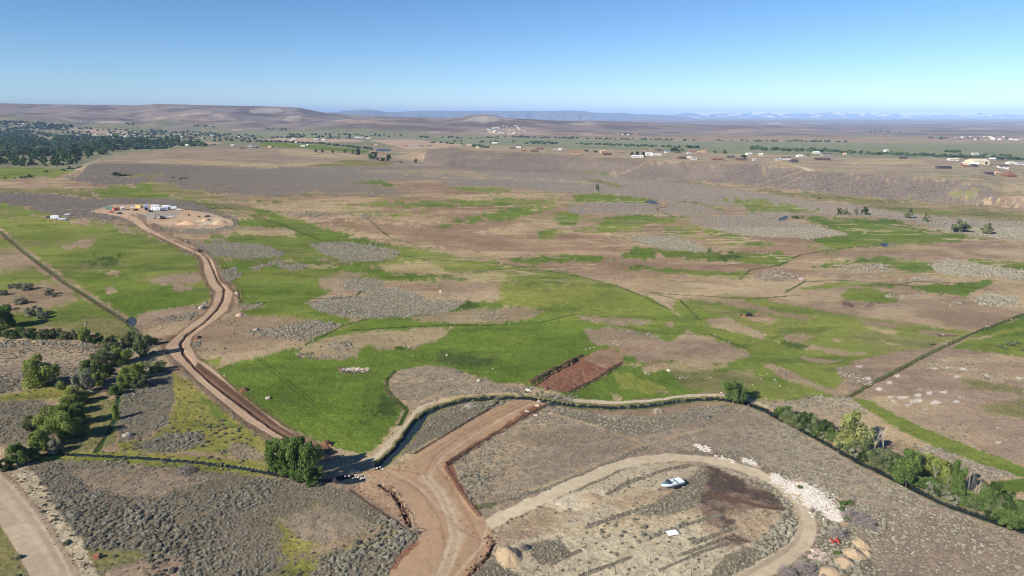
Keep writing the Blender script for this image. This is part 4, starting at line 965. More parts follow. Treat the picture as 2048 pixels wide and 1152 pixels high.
for (u, v, h, w, k) in [(4, 672, 24, 26, 'willow'), (22, 676, 24, 28, 'willow'), (40, 674, 22, 24, 'green'), (56, 677, 24, 22, 'willow'), (72, 676, 20, 24, 'dark'), (88, 677, 20, 22, 'willow'), (102, 676, 20, 24, 'dark'), (118, 676, 22, 26, 'willow'),
                        (134, 678, 20, 26, 'willow'), (150, 678, 20, 22, 'willow')]:
    T(u, v, h, w, P_[k], 'willow_bush', 'one of the grey-green willows in the row above the left sage flat', 'willow row across the left edge', 'bush')
for (u, v, h, w) in [(24, 576, 10, 14), (38, 577, 12, 14), (54, 579, 14, 22), (98, 589, 13, 18), (108, 593, 8, 9), (42, 607, 14, 22), (68, 630, 20, 28), (86, 636, 14, 20), (6, 590, 12, 16), (14, 620, 14, 16)]:
    T(u, v, h, w, P_['grey'], 'willow_bush', 'grey rounded willow on the brown patch left of the fence', 'grey willows left of the fence', 'bush')
# right creek line
def TR(u, v, h, w, *a, **k): return tree(u, v, h * 1.25, w * 1.25, *a, **k)
def bare(u, v, hpx, wpx, me, label, group=None, _b=bare): return _b(u, v, hpx * 1.2, wpx * 1.5, me, label, group)
for (u, v, h, w, k) in [(1556, 832, 12, 16, 'dark'), (1568, 838, 16, 18, 'willow'), (1580, 842, 22, 20, 'willow'), (1594, 850, 26, 26, 'willow'), (1612, 856, 26, 26, 'dark'), (1630, 864, 26, 26, 'willow'), (1648, 872, 28, 24, 'dark'), (1664, 880, 20, 22, 'green'), (1678, 888, 18, 20, 'willow')]:
    TR(u, v, h, w, P_[k], 'willow_bush', 'olive willow in the thicket along the canal, left of the yellow tree', 'willow thicket left of the yellow tree', 'bush')
TR(1712, 896, 62, 50, P_['yellow'], 'leafy_tree', 'pale yellow-green tree above the canal, left of the bare white trunks', i=0)
TR(1722, 905, 34, 36, P_['willow'], 'willow_bush', 'olive bush at the foot of the yellow-green tree', cat='bush')
bare(1746, 916, 64, 30, BARE[0], 'bare white tree with the tallest thick trunk right of the yellow tree')
bare(1764, 905, 52, 34, BARE[1], 'bare pale tree with wide twigs behind the tallest white trunk')
bare(1783, 926, 34, 14, BARE[2], 'thin leafless tree between the white trunks and the dense green tree')
bare(1735, 900, 46, 26, BARE[3], 'leafless tree directly right of the yellow-green crown')
TR(1760, 925, 26, 40, P_['willow'], 'willow_bush', 'dense brownish willow under the bare white trees', cat='bush')
TR(1786, 935, 34, 30, P_['willow'], 'willow_bush', 'olive willow left of the dense dark green tree', cat='bush')
TR(1812, 970, 56, 36, P_['green'], 'leafy_tree', 'dense dark green tree on the canal bank right of the bare trees', i=1)
TR(1852, 955, 42, 34, P_['bright'], 'leafy_tree', 'left of the two bright flat-topped trees with pale limbs', i=2)
TR(1882, 960, 44, 36, P_['bright'], 'leafy_tree', 'right of the two bright flat-topped trees with pale limbs', i=1)
bare(1868, 968, 50, 24, BARE[2], 'pale forked trunk standing between the two bright flat-topped trees')
bare(1892, 985, 38, 18, BARE[1], 'bare pinkish tree right of the flat-topped trees')
TR(1850, 975, 20, 44, P_['green'], 'willow_bush', 'low green bush under the flat-topped trees', cat='bush')
TR(1912, 988, 54, 20, P_['green'], 'leafy_tree', 'narrow green tree left of the thin bare poles')
for k in range(16):
    f = k / 15.0
    bare(1920 + 46 * f + random.uniform(-2, 2), 985 + 26 * f + random.uniform(-4, 4), random.uniform(42, 62), random.uniform(6, 11), WHIP[k % 3], 'thin leafless pole tree in the bare stand by the canal', 'stand of thin bare trees')
for (u, v, h, w, k) in [(1898, 992, 20, 26, 'willow'), (1925, 1003, 22, 30, 'green'), (1948, 1012, 22, 30, 'willow'), (1972, 1020, 30, 30, 'green'), (1985, 1012, 40, 22, 'dark'), (1998, 1030, 36, 34, 'willow'), (2016, 1036, 34, 34, 'dark'), (2034, 1046, 36, 34, 'green'), (2056, 1052, 36, 36, 'willow'), (2020, 1054, 24, 30, 'green'), (1975, 998, 30, 22, 'willow')]:
    TR(u, v, h, w, P_[k], 'willow_bush', 'green willow in the thicket at the right edge above the canal', 'willow thicket at the right edge', 'bush')
for q in range(34):
    f = q / 33.0; u = 1560 + 500 * f; v = np.interp(u, [1530, 1570, 1640, 1720, 1800, 1880, 1960, 2048, 2100], [818, 836, 870, 914, 954, 994, 1024, 1052, 1072]) + random.uniform(-4, 3)
    TR(u, v, random.uniform(12, 20), random.uniform(14, 24), P_[random.choice(['willow', 'green', 'willow', 'dark', 'grey'])], 'willow_bush', 'low mixed willow growing right on the far bank of the canal at the lower right', 'low willows on the far canal bank', 'bush')
for q in range(9):
    TR(1972 + 10 * q, 1016 + 4.5 * q + random.uniform(-8, 2), random.uniform(26, 38), random.uniform(20, 28), P_[random.choice(['willow', 'green', 'willow', 'dark'])], 'willow_bush', 'green willow in the thicket at the right edge above the canal', 'willow thicket at the right edge', 'bush')
for (u, v, w) in [(1600, 977, 9), (1686, 1010, 12), (1700, 1008, 10), (1682, 1020, 10), (1695, 1042, 12), (1672, 1108, 9), (1700, 1102, 9)]:
    T(u, v, w * .8, w * 1.3, P_['green'], 'round_bush', 'small dark green bush among the rubble and brush piles', 'green bushes by the rubble', 'bush')
T(205, 735, 40, 36, P_['willow'], 'leafy_tree', 'olive tree in the shade between the bright trees of the left grove')
T(262, 690, 30, 30, P_['willow'], 'leafy_tree', 'olive tree at the top of the left grove below the fence')
T(160, 845, 40, 34, P_['green'], 'leafy_tree', 'green tree at the right foot of the big left clump')
T(64, 862, 34, 30, P_['willow'], 'leafy_tree', 'pale olive tree at the left foot of the big left clump')
T(148, 872, 40, 34, P_['bright'], 'leafy_tree', 'bright tree at the lower right of the big left clump')
T(280, 775, 30, 30, P_['willow'], 'leafy_tree', 'olive tree at the shady end of the left grove, nearest the yellow meadow')
# trees of the middle distance
for (u, v, h, w, pr, lab) in [(1195, 382, 12, 6, MIDP, 'lone dark conifer-like tree on the sage plain above the green strips'), (1678, 430, 13, 8, MIDP, 'leftmost of the four small trees on the sage flat at the right'),
      (1690, 429, 12, 12, MIDG, 'second of the four small trees, with a spreading crown'), (1712, 430, 12, 7, MIDP, 'third of the four small trees, the slimmest'), (1730, 430, 15, 13, MIDP, 'rightmost and roundest of the four small trees'),
      (1817, 437, 20, 15, MIDG, 'green tree standing between the four small trees and the two wide ones'), (1851, 443, 16, 10, MIDG, 'slim tree right of the middle green tree on the sage flat'),
      (1919, 465, 25, 31, MIDG, 'wide bushy tree at the edge of the right green meadow'), (1974, 468, 21, 20, MIDG, 'rounded tree right of the wide bushy tree'), (1590, 437, 8, 19, MIDP, 'dark low bush by the small blue pond'),
      (716, 312, 13, 10, MIDP, 'round tree on the knoll rim left of the dark tree clump'), (690, 308, 8, 6, MIDP, 'small tree above the green field, fourth along the knoll rim'), (645, 306, 7, 5, MIDP, 'small tree on the knoll rim, second from the left'),
      (632, 306, 7, 5, MIDP, 'small tree on the knoll rim, leftmost of the scattered ones'), (666, 307, 8, 6, MIDP, 'small tree on the knoll rim, third from the left'), (706, 309, 9, 5, MIDG, 'slim pale tree just left of the round rim tree'),
      (741, 320, 17, 10, MIDP, 'left tree of the dark clump on the knoll'), (750, 321, 16, 13, MIDP, 'right tree of the dark clump on the knoll'), (765, 323, 7, 10, MIDP, 'low bush between the dark clump and the next tree'),
      (778, 324, 14, 10, MIDP, 'tree right of the dark clump at the knoll end'), (832, 328, 13, 7, MIDP, 'lone slim tree below the left tip of the bluff'), (802, 327, 4, 6, MIDP, 'tiny bush between the last two knoll trees'),
      (1348, 305, 9, 20, MIDP, 'large dark tree between the houses on the bluff'), (1364, 304, 7, 6, MIDP, 'small tree right of the large dark one on the bluff'), (1429, 308, 7, 8, MIDP, 'tree behind the brown houses on the bluff'), (1449, 308, 7, 8, MIDP, 'tree at the right of the brown house row on the bluff'),
      (1264, 312, 7, 7, MIDP, 'left tree behind the long white house'), (1275, 312, 8, 8, MIDP, 'middle tree behind the long white house'), (1286, 313, 8, 9, MIDP, 'right tree behind the long white house'), (1487, 317, 7, 10, MIDP, 'dark tree behind the dark brown roofed house'),
      (1172, 303, 3.5, 9, MIDP, 'low dark trees left of the orange tan house'), (1190, 305, 4, 12, MIDP, 'wide low dark trees beside the orange tan house'), (1616, 313, 5, 5, MIDP, 'small tree beside the little white house on the bluff'), (1955, 470, 3, 4, MIDP, 'tiny bush between the two right trees'),
      (1638, 398, 4, 5, MIDP, 'tiny bush on the olive strip under the bluff'), (1865, 690, 8, 10, MIDG, 'left small bush in the green field beyond the right fence')]:
    T(u, v, h, w, pr, 'distant_tree' if 'bush' not in lab else 'distant_bush', lab, cat='tree' if 'bush' not in lab else 'bush')
for (u, v, w) in [(2000, 695, 11), (2020, 690, 14), (2034, 688, 10), (2012, 700, 9), (2044, 702, 9)]:
    T(u, v, w * .7, w, MIDG, 'distant_bush', 'olive bush in the green field at the right edge', 'bushes at the right edge', 'bush')
for (u, v, w) in [(45, 357, 12), (55, 355, 14), (62, 353, 10), (10, 357, 8), (28, 357, 6), (90, 345, 10), (125, 342, 10), (142, 338, 14), (158, 336, 10), (235, 352, 18), (245, 352, 16), (255, 352, 12), (345, 356, 8), (365, 359, 10), (372, 358, 8)]:
    T(u, v, w * .4, w, FARP, 'distant_bush', 'dark willow along the foot of the knoll', 'dark willows at the knoll foot', 'bush')
# front of the river wood: each tree its own
fr = random.Random(4)
for k in range(150):
    u = fr.uniform(-10, 235); v0 = np.interp(u, [0, 130, 180, 215, 235], [334, 332, 322, 308, 302]); v = v0 - fr.uniform(0, 26)
    T(u, v, fr.uniform(8, 14), fr.uniform(7, 12), FARP, 'woodland_tree', 'dark tree at the near edge of the river wood', 'trees of the river wood', i=k)
for k in range(70):
    u = fr.uniform(200, 360); v0 = np.interp(u, [200, 235, 300, 360], [312, 302, 294, 291]); v = v0 - fr.uniform(0, 12)
    T(u, v, fr.uniform(6, 9), fr.uniform(5, 9), FARP, 'woodland_tree', 'tree of the wood where it meets the knoll crest', 'trees behind the knoll crest', i=k)
# the wood beyond as one mass, and the belts of the valley
M_WOOD = tint_mat("far_wood_leaf", (32, 46, 30), (72, 88, 56), inst=True); G_WOOD = shrub_group("wood_crowns", M_WOOD, 3, 0.45, 2.0)
def mass(name, label, polys, lines, seed, smin, smax):
    r = random.Random(seed); XY = []
    for s, n in polys:
        P = np.array([[float(q) for q in w.split(',')] for w in s.split()]); lo, hi = P.min(0), P.max(0)
        u = np.array([r.uniform(lo[0], hi[0]) for _ in range(n)]); v = np.array([r.uniform(lo[1], hi[1]) for _ in range(n)])
        _, ins = dist_poly(u, v, P)
        gap = fbm(u, v * 3, 22, 2, seed) > 0.27
        XY += [(a, b) for a, b, i, g in zip(u, v, ins, gap) if i and g]
    for s, n, j in lines:
        P = [[float(q) for q in w.split(',')] for w in s.split()]
        for a, b in zip(P[:-1], P[1:]):
            for _ in range(n):
                f = r.random(); XY.append((a[0] + f * (b[0] - a[0]), a[1] + f * (b[1] - a[1]) + r.gauss(0, j)))
    G = np.array([at(a, b)[:2] for a, b in XY])
    scatter(name, G[:, 0], G[:, 1], np.array([r.uniform(smin, smax) for _ in G]) * (0.7 + G[:, 1] / 4000), np.array([r.random() for _ in G]), G_WOOD, label, sink=0.0)
mass('river_wood', 'dark river wood filling the left valley floor', [("-20,310 0,312 130,312 180,305 240,300 330,298 360,292 420,293 400,284 300,283 290,276 200,275 120,272 60,262 0,256 -20,256", 4200), ("-20,256 0,256 130,262 150,252 100,247 40,243 -20,243", 260)], [], 5, 3.2, 5.2)
mass('tree_belts', 'dark belts of trees and hedges across the far valley', [("110,264 300,264 420,268 520,276 500,284 420,282 250,280 130,272", 420), ("520,276 700,278 740,274 600,272", 120)],
     [("480,284 560,284 640,288 700,294 745,299", 26, .5), ("150,257 300,262 400,266 520,274", 22, 1.0), ("560,270 700,270 900,276 1000,276", 16, .7), ("1000,274 1100,276 1250,279 1530,283 1700,284", 30, .6), ("900,283 1000,284 1100,285", 8, .6),
      ("1050,287 1200,289 1300,293 1400,296", 34, .8), ("1500,299 1640,303 1750,308 1850,312 1950,316 2048,320", 34, .9), ("1500,296 1600,300 1660,302", 14, 1.0), ("1230,268 1270,270", 8, .6), ("1848,276 2048,279", 22, .7), ("1890,304 1920,305", 10, .6), ("1950,312 2048,313", 12, 1.2),
      ("1730,263 1800,264", 6, .5), ("380,252 430,254", 6, .7), ("250,248 280,250", 5, .6), ("530,258 575,260", 10, 1.2), ("860,285 930,289", 8, .7), ("940,292 970,296", 10, .8), ("650,268 760,272", 12, 1)], 6, 2.4, 4.2)
# ------------------------------------------------------------------ houses
PAL = {'white': (204, 202, 198), 'cream': (206, 190, 164), 'tan': (186, 158, 128), 'brown': (122, 84, 62), 'dark': (88, 80, 76), 'grey': (150, 150, 150), 'rust': (146, 108, 86), 'orange': (190, 150, 116), 'black': (66, 62, 64), 'red': (158, 108, 88), 'pale': (206, 202, 194), 'pink': (198, 158, 130), 'blue': (110, 122, 138)}
def HM(c, roof=False): return paint(("roof_" if roof else "wall_") + c, PAL[c], 0.75, 0.1, 0.5)
M_GLASS = paint("dark_glass", (40, 46, 54), 0.15, 0.05, 1.0, 0.0, 0.6); M_DOOR = paint("door_wood", (96, 70, 52), 0.6)
def house(u, v, wpx, wall, roof, label, h=3.0, depth=9.0, rise=1.9, rz=None, arch=False, kind='house', hip=False):
    X, Y, Z, m, dep = spot(u, v); w = max(5.0, wpx * m * .88) / 2; h *= .82; rise *= .85; d = min(depth, w * 2.2) / 2
    rz = random.uniform(-.25, .25) if rz is None else rz
    root = thing(kind, label, 'house' if kind in ('house',) else 'building', (X, Y + d * .5, Z - 0.1), rz)
    mb = MB(); mb.box(-w, w, -d, d, -1.0, h)
    if not hip: mb.add([(-w, -d, h), (-w, d, h), (-w, 0, h + rise)], [(0, 2, 1)]); mb.add([(w, -d, h), (w, d, h), (w, 0, h + rise)], [(0, 1, 2)])
    mb.build('wall', [HM(wall)], root)
    rb = MB(); o = .5; t = .22
    if hip:
        k = max(0, w - d)
        rb.add([(-w - o, -d - o, h), (w + o, -d - o, h), (w + o, d + o, h), (-w - o, d + o, h), (-k, 0, h + rise * 1.5), (k + .01, 0, h + rise * 1.5)], [(0, 1, 5, 4), (1, 2, 5), (2, 3, 4, 5), (3, 0, 4), (0, 3, 2, 1)])
    else:
        s = rise * (1 + o / d)
        for q in (-1, 1):
            rb.add([(-w - o, q * (d + o), h + rise - s), (w + o, q * (d + o), h + rise - s), (w + o, 0, h + rise), (-w - o, 0, h + rise), (-w - o, q * (d + o), h + rise - s + t), (w + o, q * (d + o), h + rise - s + t), (w + o, 0, h + rise + t), (-w - o, 0, h + rise + t)],
                   [(4, 5, 6, 7), (0, 1, 5, 4), (0, 3, 2, 1), (0, 4, 7, 3), (1, 2, 6, 5)])
    rb.build('roof', [HM(roof, True)], root)
    if arch:
        db = MB(); pts = [(-2.2 + w * .55, 0)] + [(w * .55 + 2.2 * math.cos(a), 2.2 + 1.4 * math.sin(a)) for a in np.linspace(math.pi, 0, 8)] + [(2.2 + w * .55, 0)]
        db.prism(pts, -d - .06, -d + .1); db.build('door', [M_GLASS], root)
    else:
        MB().box(-.5, .5, -d - .05, -d + .05, 0, 2.1).build('door', [M_DOOR], root)
        for x in ([-w * .55, w * .55] if w < 7 else [-w * .7, -w * .35, w * .35, w * .7]):
            MB().box(x - .8, x + .8, -d - .04, -d + .05, 1.0, 2.2).build('window', [M_GLASS], root)
    return root
HS = [(1025, 299, 11, 'grey', 'dark', 'low grey house with a dark roof, first on the left end of the bluff'), (1038, 296, 10, 'white', 'dark', 'tall white house with a dark roof near the left end of the bluff', 5.5), (1047, 303, 11, 'rust', 'rust', 'small rust brown shed on the bluff rim below the tall white house'),
      (1069, 304, 17, 'brown', 'dark', 'dark brown house on the rim right of the rust shed'), (1079, 299, 13, 'dark', 'brown', 'dark house behind the dark brown rim house'), (1111, 302, 9, 'tan', 'grey', 'little tan house in the gap right of the dark houses'), (1120, 301, 7, 'white', 'white', 'tiny white building beside the little tan house'),
      (1151, 307, 22, 'orange', 'red', 'reddish tan house with a red roof alone on the rim'), (1206, 306, 12, 'orange', 'tan', 'orange tan gabled house left of the dark long house', 4.2), (1214, 310, 18, 'dark', 'brown', 'dark long house right under the orange tan one'), (1244, 306, 5, 'red', 'rust', 'small red shed left of the tree trio'),
      (1275, 315, 26, 'white', 'white', 'long low white house with the trees behind it'), (1298, 311, 14, 'white', 'white', 'left wing of the white house group right of the tree trio', 4.5), (1312, 312, 22, 'white', 'white', 'right wing of the white house group, lower and longer'), (1290, 301, 9, 'tan', 'brown', 'tan house behind the white group, leftmost'),
      (1303, 301, 8, 'tan', 'rust', 'tan house behind the white group, second'), (1317, 302, 12, 'brown', 'dark', 'brown house with a dark tree beside it, behind the white group'), (1335, 306, 10, 'pale', 'blue', 'pale house with a bluish roof left of the brown pair'), (1364, 318, 19, 'brown', 'dark', 'dark brown house on the rim above the first gully'),
      (1379, 318, 9, 'white', 'pale', 'white shed touching the grey gabled house'), (1388, 319, 12, 'white', 'grey', 'white gabled house with a grey roof on the rim'), (1385, 304, 16, 'red', 'rust', 'red house with a rust roof in the back row'), (1398, 307, 8, 'brown', 'tan', 'small brown house in the back row, right of the red one'),
      (1408, 305, 10, 'tan', 'orange', 'tan house with an orange roof in the back row'), (1378, 308, 8, 'white', 'grey', 'small pale house in front of the red back-row house'), (1435, 321, 26, 'rust', 'brown', 'long rust brown house alone on the rim'), (1483, 322, 23, 'rust', 'dark', 'rust house with a steep dark roof on the rim', 3.4), (1462, 316, 16, 'dark', 'dark', 'dark barn behind the steep dark roofed house'),
      (1498, 310, 12, 'white', 'white', 'white house behind the dark tree right of the rust house'), (1508, 322, 6, 'white', 'grey', 'tiny white shed right of the steep roofed house'), (1522, 311, 8, 'white', 'pale', 'white box house left of the terrace of pale sheds'), (1558, 322, 13, 'tan', 'grey', 'tan house at the left of the white and black pair'),
      (1572, 319, 22, 'white', 'dark', 'broad white house with a dark roof', 3.6), (1588, 325, 15, 'dark', 'black', 'black roofed house at the top of the pale cut bank', 3.6), (1600, 314, 12, 'white', 'white', 'small white house behind the broad one, with a tree'), (1633, 307, 14, 'white', 'white', 'white house at the far side of the mesa, middle'),
      (1654, 312, 24, 'grey', 'dark', 'wide grey house with a dark roof in the middle of the mesa', 4.4), (1646, 321, 32, 'brown', 'black', 'long brown house hidden by dark trees, below the wide grey one', 2.8), (1690, 310, 6, 'white', 'orange', 'tiny white and orange shed in the mesa middle'), (1773, 303, 8, 'white', 'white', 'white farmhouse alone in the green valley'),
      (1807, 318, 14, 'dark', 'black', 'dark flat building alone on the bare mesa'), (1888, 338, 30, 'dark', 'black', 'long low black house on the mesa rim'), (1907, 321, 20, 'white', 'cream', 'cream shed row left of the big arched barn'), (1948, 334, 13, 'dark', 'black', 'small dark house in front of the big arched barn'),
      (2007, 337, 20, 'white', 'black', 'white house with a large black roof near the right edge', 4.4), (1980, 350, 14, 'dark', 'black', 'black gabled house left of the round brown house'), (1993, 349, 6, 'tan', 'tan', 'small tan shed between the black and brown houses'), (2022, 328, 16, 'white', 'pale', 'white shed at the right edge behind the black roofed house'),
      (2040, 329, 14, 'white', 'grey', 'rightmost white shed at the picture edge'), (1985, 320, 12, 'grey', 'pale', 'pale grey shed behind the arched barn at right'), (1930, 333, 8, 'brown', 'tan', 'little brown house left of the arched barn'), (1951, 309, 12, 'pale', 'grey', 'pale farm shed among trees beyond the arched barn'),
      (605, 278, 22, 'pink', 'orange', 'long pinkish barn in the far valley at left'), (588, 279, 10, 'white', 'pale', 'white shed left of the long pinkish barn'), (716, 276, 22, 'white', 'white', 'long white warehouse in the far valley', 4.0), (738, 277, 12, 'white', 'tan', 'tan and white building right of the long white warehouse'), (700, 277, 10, 'grey', 'white', 'grey building left of the long white warehouse'),
      (500, 293, 9, 'white', 'grey', 'white house at the left end of the green field'), (510, 296, 10, 'dark', 'blue', 'bluish house beside the white one at the green field'), (540, 295, 9, 'cream', 'tan', 'cream house with dark trees at the green field edge'), (606, 293, 10, 'white', 'pale', 'white farmhouse in the middle of the green field'),
      (615, 291, 5, 'white', 'white', 'tiny white shed beside the farmhouse in the green field'), (485, 298, 14, 'tan', 'dark', 'tan house on the knoll crest'), (740, 290, 14, 'red', 'dark', 'red brown house by the pink field'), (751, 291, 8, 'cream', 'tan', 'cream house by the dark tree at the pink field'), (823, 294, 12, 'white', 'grey', 'left white building of the cluster at the pink field'),
      (843, 294, 12, 'white', 'dark', 'middle white building of the cluster at the pink field'), (858, 294, 12, 'white', 'dark', 'right white building of the cluster at the pink field'), (812, 293, 9, 'brown', 'rust', 'brown building at the left of the white cluster'), (938, 291, 12, 'white', 'tan', 'white building left on the mesa tip'), (958, 292, 12, 'brown', 'dark', 'brown house by dark trees on the mesa tip'),
      (972, 296, 12, 'dark', 'black', 'black roofed house on the mesa tip'), (990, 287, 12, 'white', 'white', 'white house behind the mesa tip'), (955, 297, 6, 'cream', 'cream', 'cream shed in front of the mesa tip houses'), (63, 302, 6, 'white', 'white', 'white house in a clearing of the river wood'), (118, 330, 14, 'dark', 'dark', 'dark barn at the near edge of the river wood'),
      (35, 295, 9, 'brown', 'dark', 'brown house in the wood clearing at the far left'), (425, 290, 12, 'dark', 'rust', 'dark house on the far slope of the knoll'), (375, 291, 9, 'white', 'pale', 'white house peeking over the knoll crest, left'), (465, 292, 9, 'white', 'white', 'white house peeking over the knoll crest, right')]
for a in HS:
    house(a[0], a[1], a[2], a[3], a[4], a[5], h=a[6] if len(a) > 6 else 2.9, hip=(a[4] == 'dark' and a[3] == 'brown'))
house(1958, 328, 38, 'cream', 'cream', 'big cream metal barn with an arched dark doorway', h=5.5, depth=22, rise=4.0, rz=.1, arch=True, kind='barn')
house(2020, 354, 22, 'brown', 'brown', 'round brown house with a steep hipped roof at the right edge', h=2.8, depth=15, rise=4.2, hip=True)
# far towns: small buildings too small to show their parts
def tiny(c, r):
    mb = MB(); mb.box(-1, 1, -.6, .6, -.3, .7, 0); mb.add([(-1.06, -.68, .7), (1.06, -.68, .7), (1.06, .68, .7), (-1.06, .68, .7), (-1.06, 0, 1.1), (1.06, 0, 1.1)], [(0, 1, 5, 4), (2, 3, 4, 5), (0, 4, 3), (1, 2, 5), (0, 3, 2, 1)], 1)
    return mb.mesh('small_house', [HM(c), HM(r, True)])
TINY = [tiny('white', 'white'), tiny('white', 'grey'), tiny('pale', 'pale'), tiny('cream', 'tan'), tiny('white', 'blue')]
TDARK = [tiny('brown', 'dark'), tiny('tan', 'rust')]
def town(n, region, label, group, seed, s0, s1, dark=.1):
    r = random.Random(seed); P = np.array([[float(q) for q in w.split(',')] for w in region.split()]); lo, hi = P.min(0), P.max(0); k = 0
    while k < n:
        u, v = r.uniform(lo[0], hi[0]), r.uniform(lo[1], hi[1])
        if not dist_poly(np.array([u]), np.array([v]), P)[1][0]: continue
        X, Y, Z = at(u, v); s = r.uniform(s0, s1)
        o = link('small_house', r.choice(TDARK if r.random() < dark else TINY), None, (X, Y, Z), r.uniform(-.5, .5), (s * r.uniform(.9, 1.7), s, s * r.uniform(.8, 1.1))); tag(o, label, 'house', group); k += 1
town(62, "125,264 180,263 240,266 300,268 310,275 240,276 170,274 130,270", 'small white house in the far town among the trees at left', 'houses of the left town', 1, 2.2, 3.8)
town(34, "330,268 400,268 500,274 520,280 420,280 340,276", 'small pale house in the far settlement right of the wood', 'houses right of the river wood', 2, 2.2, 3.8, .3)
town(74, "972,256 1000,252 1040,250 1056,256 1050,264 1020,270 985,268 972,262", 'small pale house of the hillside town below the bare rocky hill', 'houses of the hillside town', 3, 2.2, 3.8, .12)
town(30, "1905,274 1960,272 2048,276 2048,281 1920,280", 'small pale house of the far town at the right edge', 'houses of the far right town', 4, 2.6, 5.0)
town(10, "560,282 640,278 660,279 600,286", 'small pink or white building in the far valley left of the pink field', 'buildings left of the pink field', 5, 3, 5)
town(9, "1920,324 1960,322 1950,330 1925,330", 'small pale shed around the big arched barn', 'sheds around the arched barn', 6, 2.0, 3.5)
town(10, "1235,267 1275,268 1270,271 1240,271", 'tiny building of the hamlet at the foot of the low ridge', 'hamlet at the ridge foot', 7, 2.5, 4.5, .5)
town(12, "20,247 120,246 110,252 30,252", 'tiny building above the river wood at the far left', 'buildings above the wood', 8, 3, 5, .3)
# tall mast on the far slope
X, Y, Z, m, dep = spot(163, 243)
t = thing('mast', 'thin dark mast standing on the far slope at left', 'mast', (X, Y, Z)); MB().tube([(0, 0, 0), (0, 0, 32)], [2.2, 1.2], 6).build('tower', [HM('dark')], t); MB().box(-5, 5, -3, 3, 0, 4).build('base', [HM('pale')], t)

# ------------------------------------------------------------------ fences
M_POST = paint("weathered_post", (128, 112, 94), 0.95, 0.25, 4.0); M_WIRE = paint("dull_wire", (120, 116, 110), 0.6, 0.1, 4.0, 0.3); M_RAIL = paint("pale_rail", (176, 164, 146), 0.9, 0.2, 4.0)
def fence(s, label, step, rad=.07, ph=1.25, maxn=98, wires=3, name='wire_fence'):
    P = [Vector(at(*[float(q) for q in w.split(',')])) for w in s.split()]
    pts = []; 
    for a, b in zip(P[:-1], P[1:]):
        n = max(1, int((b - a).length / step))
        for i in range(n): pts.append(a.lerp(b, i / n))
    pts.append(P[-1]); pts = pts[:maxn * 3]
    while len(pts) > maxn: pts = pts[::2]
    o0 = pts[0].copy(); root = thing(name, label, 'fence', o0)
    pm = MB(); pm.tube([(0, 0, -.3), (0, 0, ph)], [rad, rad * .85], 6); pme = pm.mesh('post', [M_POST])
    G = []
    for p in pts:
        z = float(H(p.x, p.y)); q = Vector((p.x, p.y, z)) - o0; G.append(q)
        c = link('post', pme, root, q); c.rotation_euler = (random.uniform(-.05, .05), random.uniform(-.05, .05), random.random() * 6)
    for k in range(wires):
        wb = MB(); wb.tube([g + Vector((0, 0, ph * (.35 + .28 * k))) for g in G], .022, 3); wb.build('wire', [M_WIRE], root)
    return root, G, pme
fence("0,462 60,514 130,566 200,611 252,645", 'long wire fence across the left meadow beside a weedy ditch', 6.0, .10, 1.2)
fence("256,650 290,682 325,708 352,733 400,778 440,812 480,850 520,880 555,905", 'wire fence hugging the left side of the dirt road down to the cottonwoods', 3.2, .09, 1.3)
fence("1690,797 1760,761 1850,713 1940,671 2048,630 2120,602", 'long wire fence crossing the right brown slope with a dark weedy foot', 4.5, .10, 1.3)
r_, G_, pm_ = fence("655,957 700,984 745,1012 790,1043 828,1070", 'wire fence with a wooden brace corner left of the wide dirt junction', 2.6, .08, 1.3)
bb = MB(); e = G_[-1]; d_ = (G_[-2] - e).normalized()
bb.tube([e + Vector((0, 0, 1.25)), e + d_ * 2.2 + Vector((0, 0, .2))], .06, 5); bb.tube([e + Vector((0, 0, 1.2)), e + Vector((1.2, 1.0, 1.1)), e + Vector((2.2, 2.2, .1))], .06, 5); bb.tube([e, e + Vector((0, 0, 1.7))], .12, 6); bb.build('corner_brace', [M_POST], r_)
sp_me = MB().tube([(0, 0, -.2), (0.03, 0, 1.5)], [.06, .05], 5).mesh('fence_post', [paint("dark_post", (84, 72, 60), .9, .2, 3.0)])
for (x, y) in [(1105, 835), (600, 1065), (450, 1125), (525, 1100), (675, 1115), (760, 1090), (600, 1145), (1455, 905), (1425, 1050), (1535, 850), (1630, 1035), (1715, 1000), (1145, 1035), (1460, 1140), (1290, 985), (1680, 1120), (1165, 1140), (470, 980), (370, 1145), (520, 1010), (1380, 1120), (1245, 1120), (880, 1120), (960, 1100), (1800, 1060), (1560, 1090)]:
    X, Y, Z = at(1000 + x / 3.815, 850 + y / 3.815 + 3)
    tag(link('fence_post', sp_me, None, (X, Y, Z), random.random() * 6), 'upright thin post standing on the pale sandy ground below the boat', 'post', 'posts on the sandy ground')
X, Y, Z, m, dep = spot(1395, 952)

# ------------------------------------------------------------------ boulders
def blob(name, seed, mat, sub=3, amp=.35, flat=.62):
    import bmesh
    bm = bmesh.new(); bmesh.ops.create_icosphere(bm, subdivisions=sub, radius=1.0); r = random.Random(seed)
    dirs = [(Vector((r.gauss(0, 1), r.gauss(0, 1), r.gauss(0, 1))).normalized(), r.uniform(.62, .98)) for _ in range(12)]
    for v in bm.verts:
        for d, c in dirs:
            k = v.co.dot(d)
            if k > c: v.co -= d * (k - c) * .92
        n = float(fbm(v.co.x * 3 + seed, v.co.y * 3 + v.co.z * 2, 1.0, 3, seed)) - .5
        v.co *= 1 + amp * n; v.co.z = v.co.z * flat + flat * .45
    me = bpy.data.meshes.new(name); bm.to_mesh(me); bm.free(); me.materials.append(mat); return me
M_STONE = paint("pale_stone", (176, 166, 150), .95, .25, 2.2); M_STONE2 = paint("grey_stone", (150, 140, 130), .95, .25, 2.2)
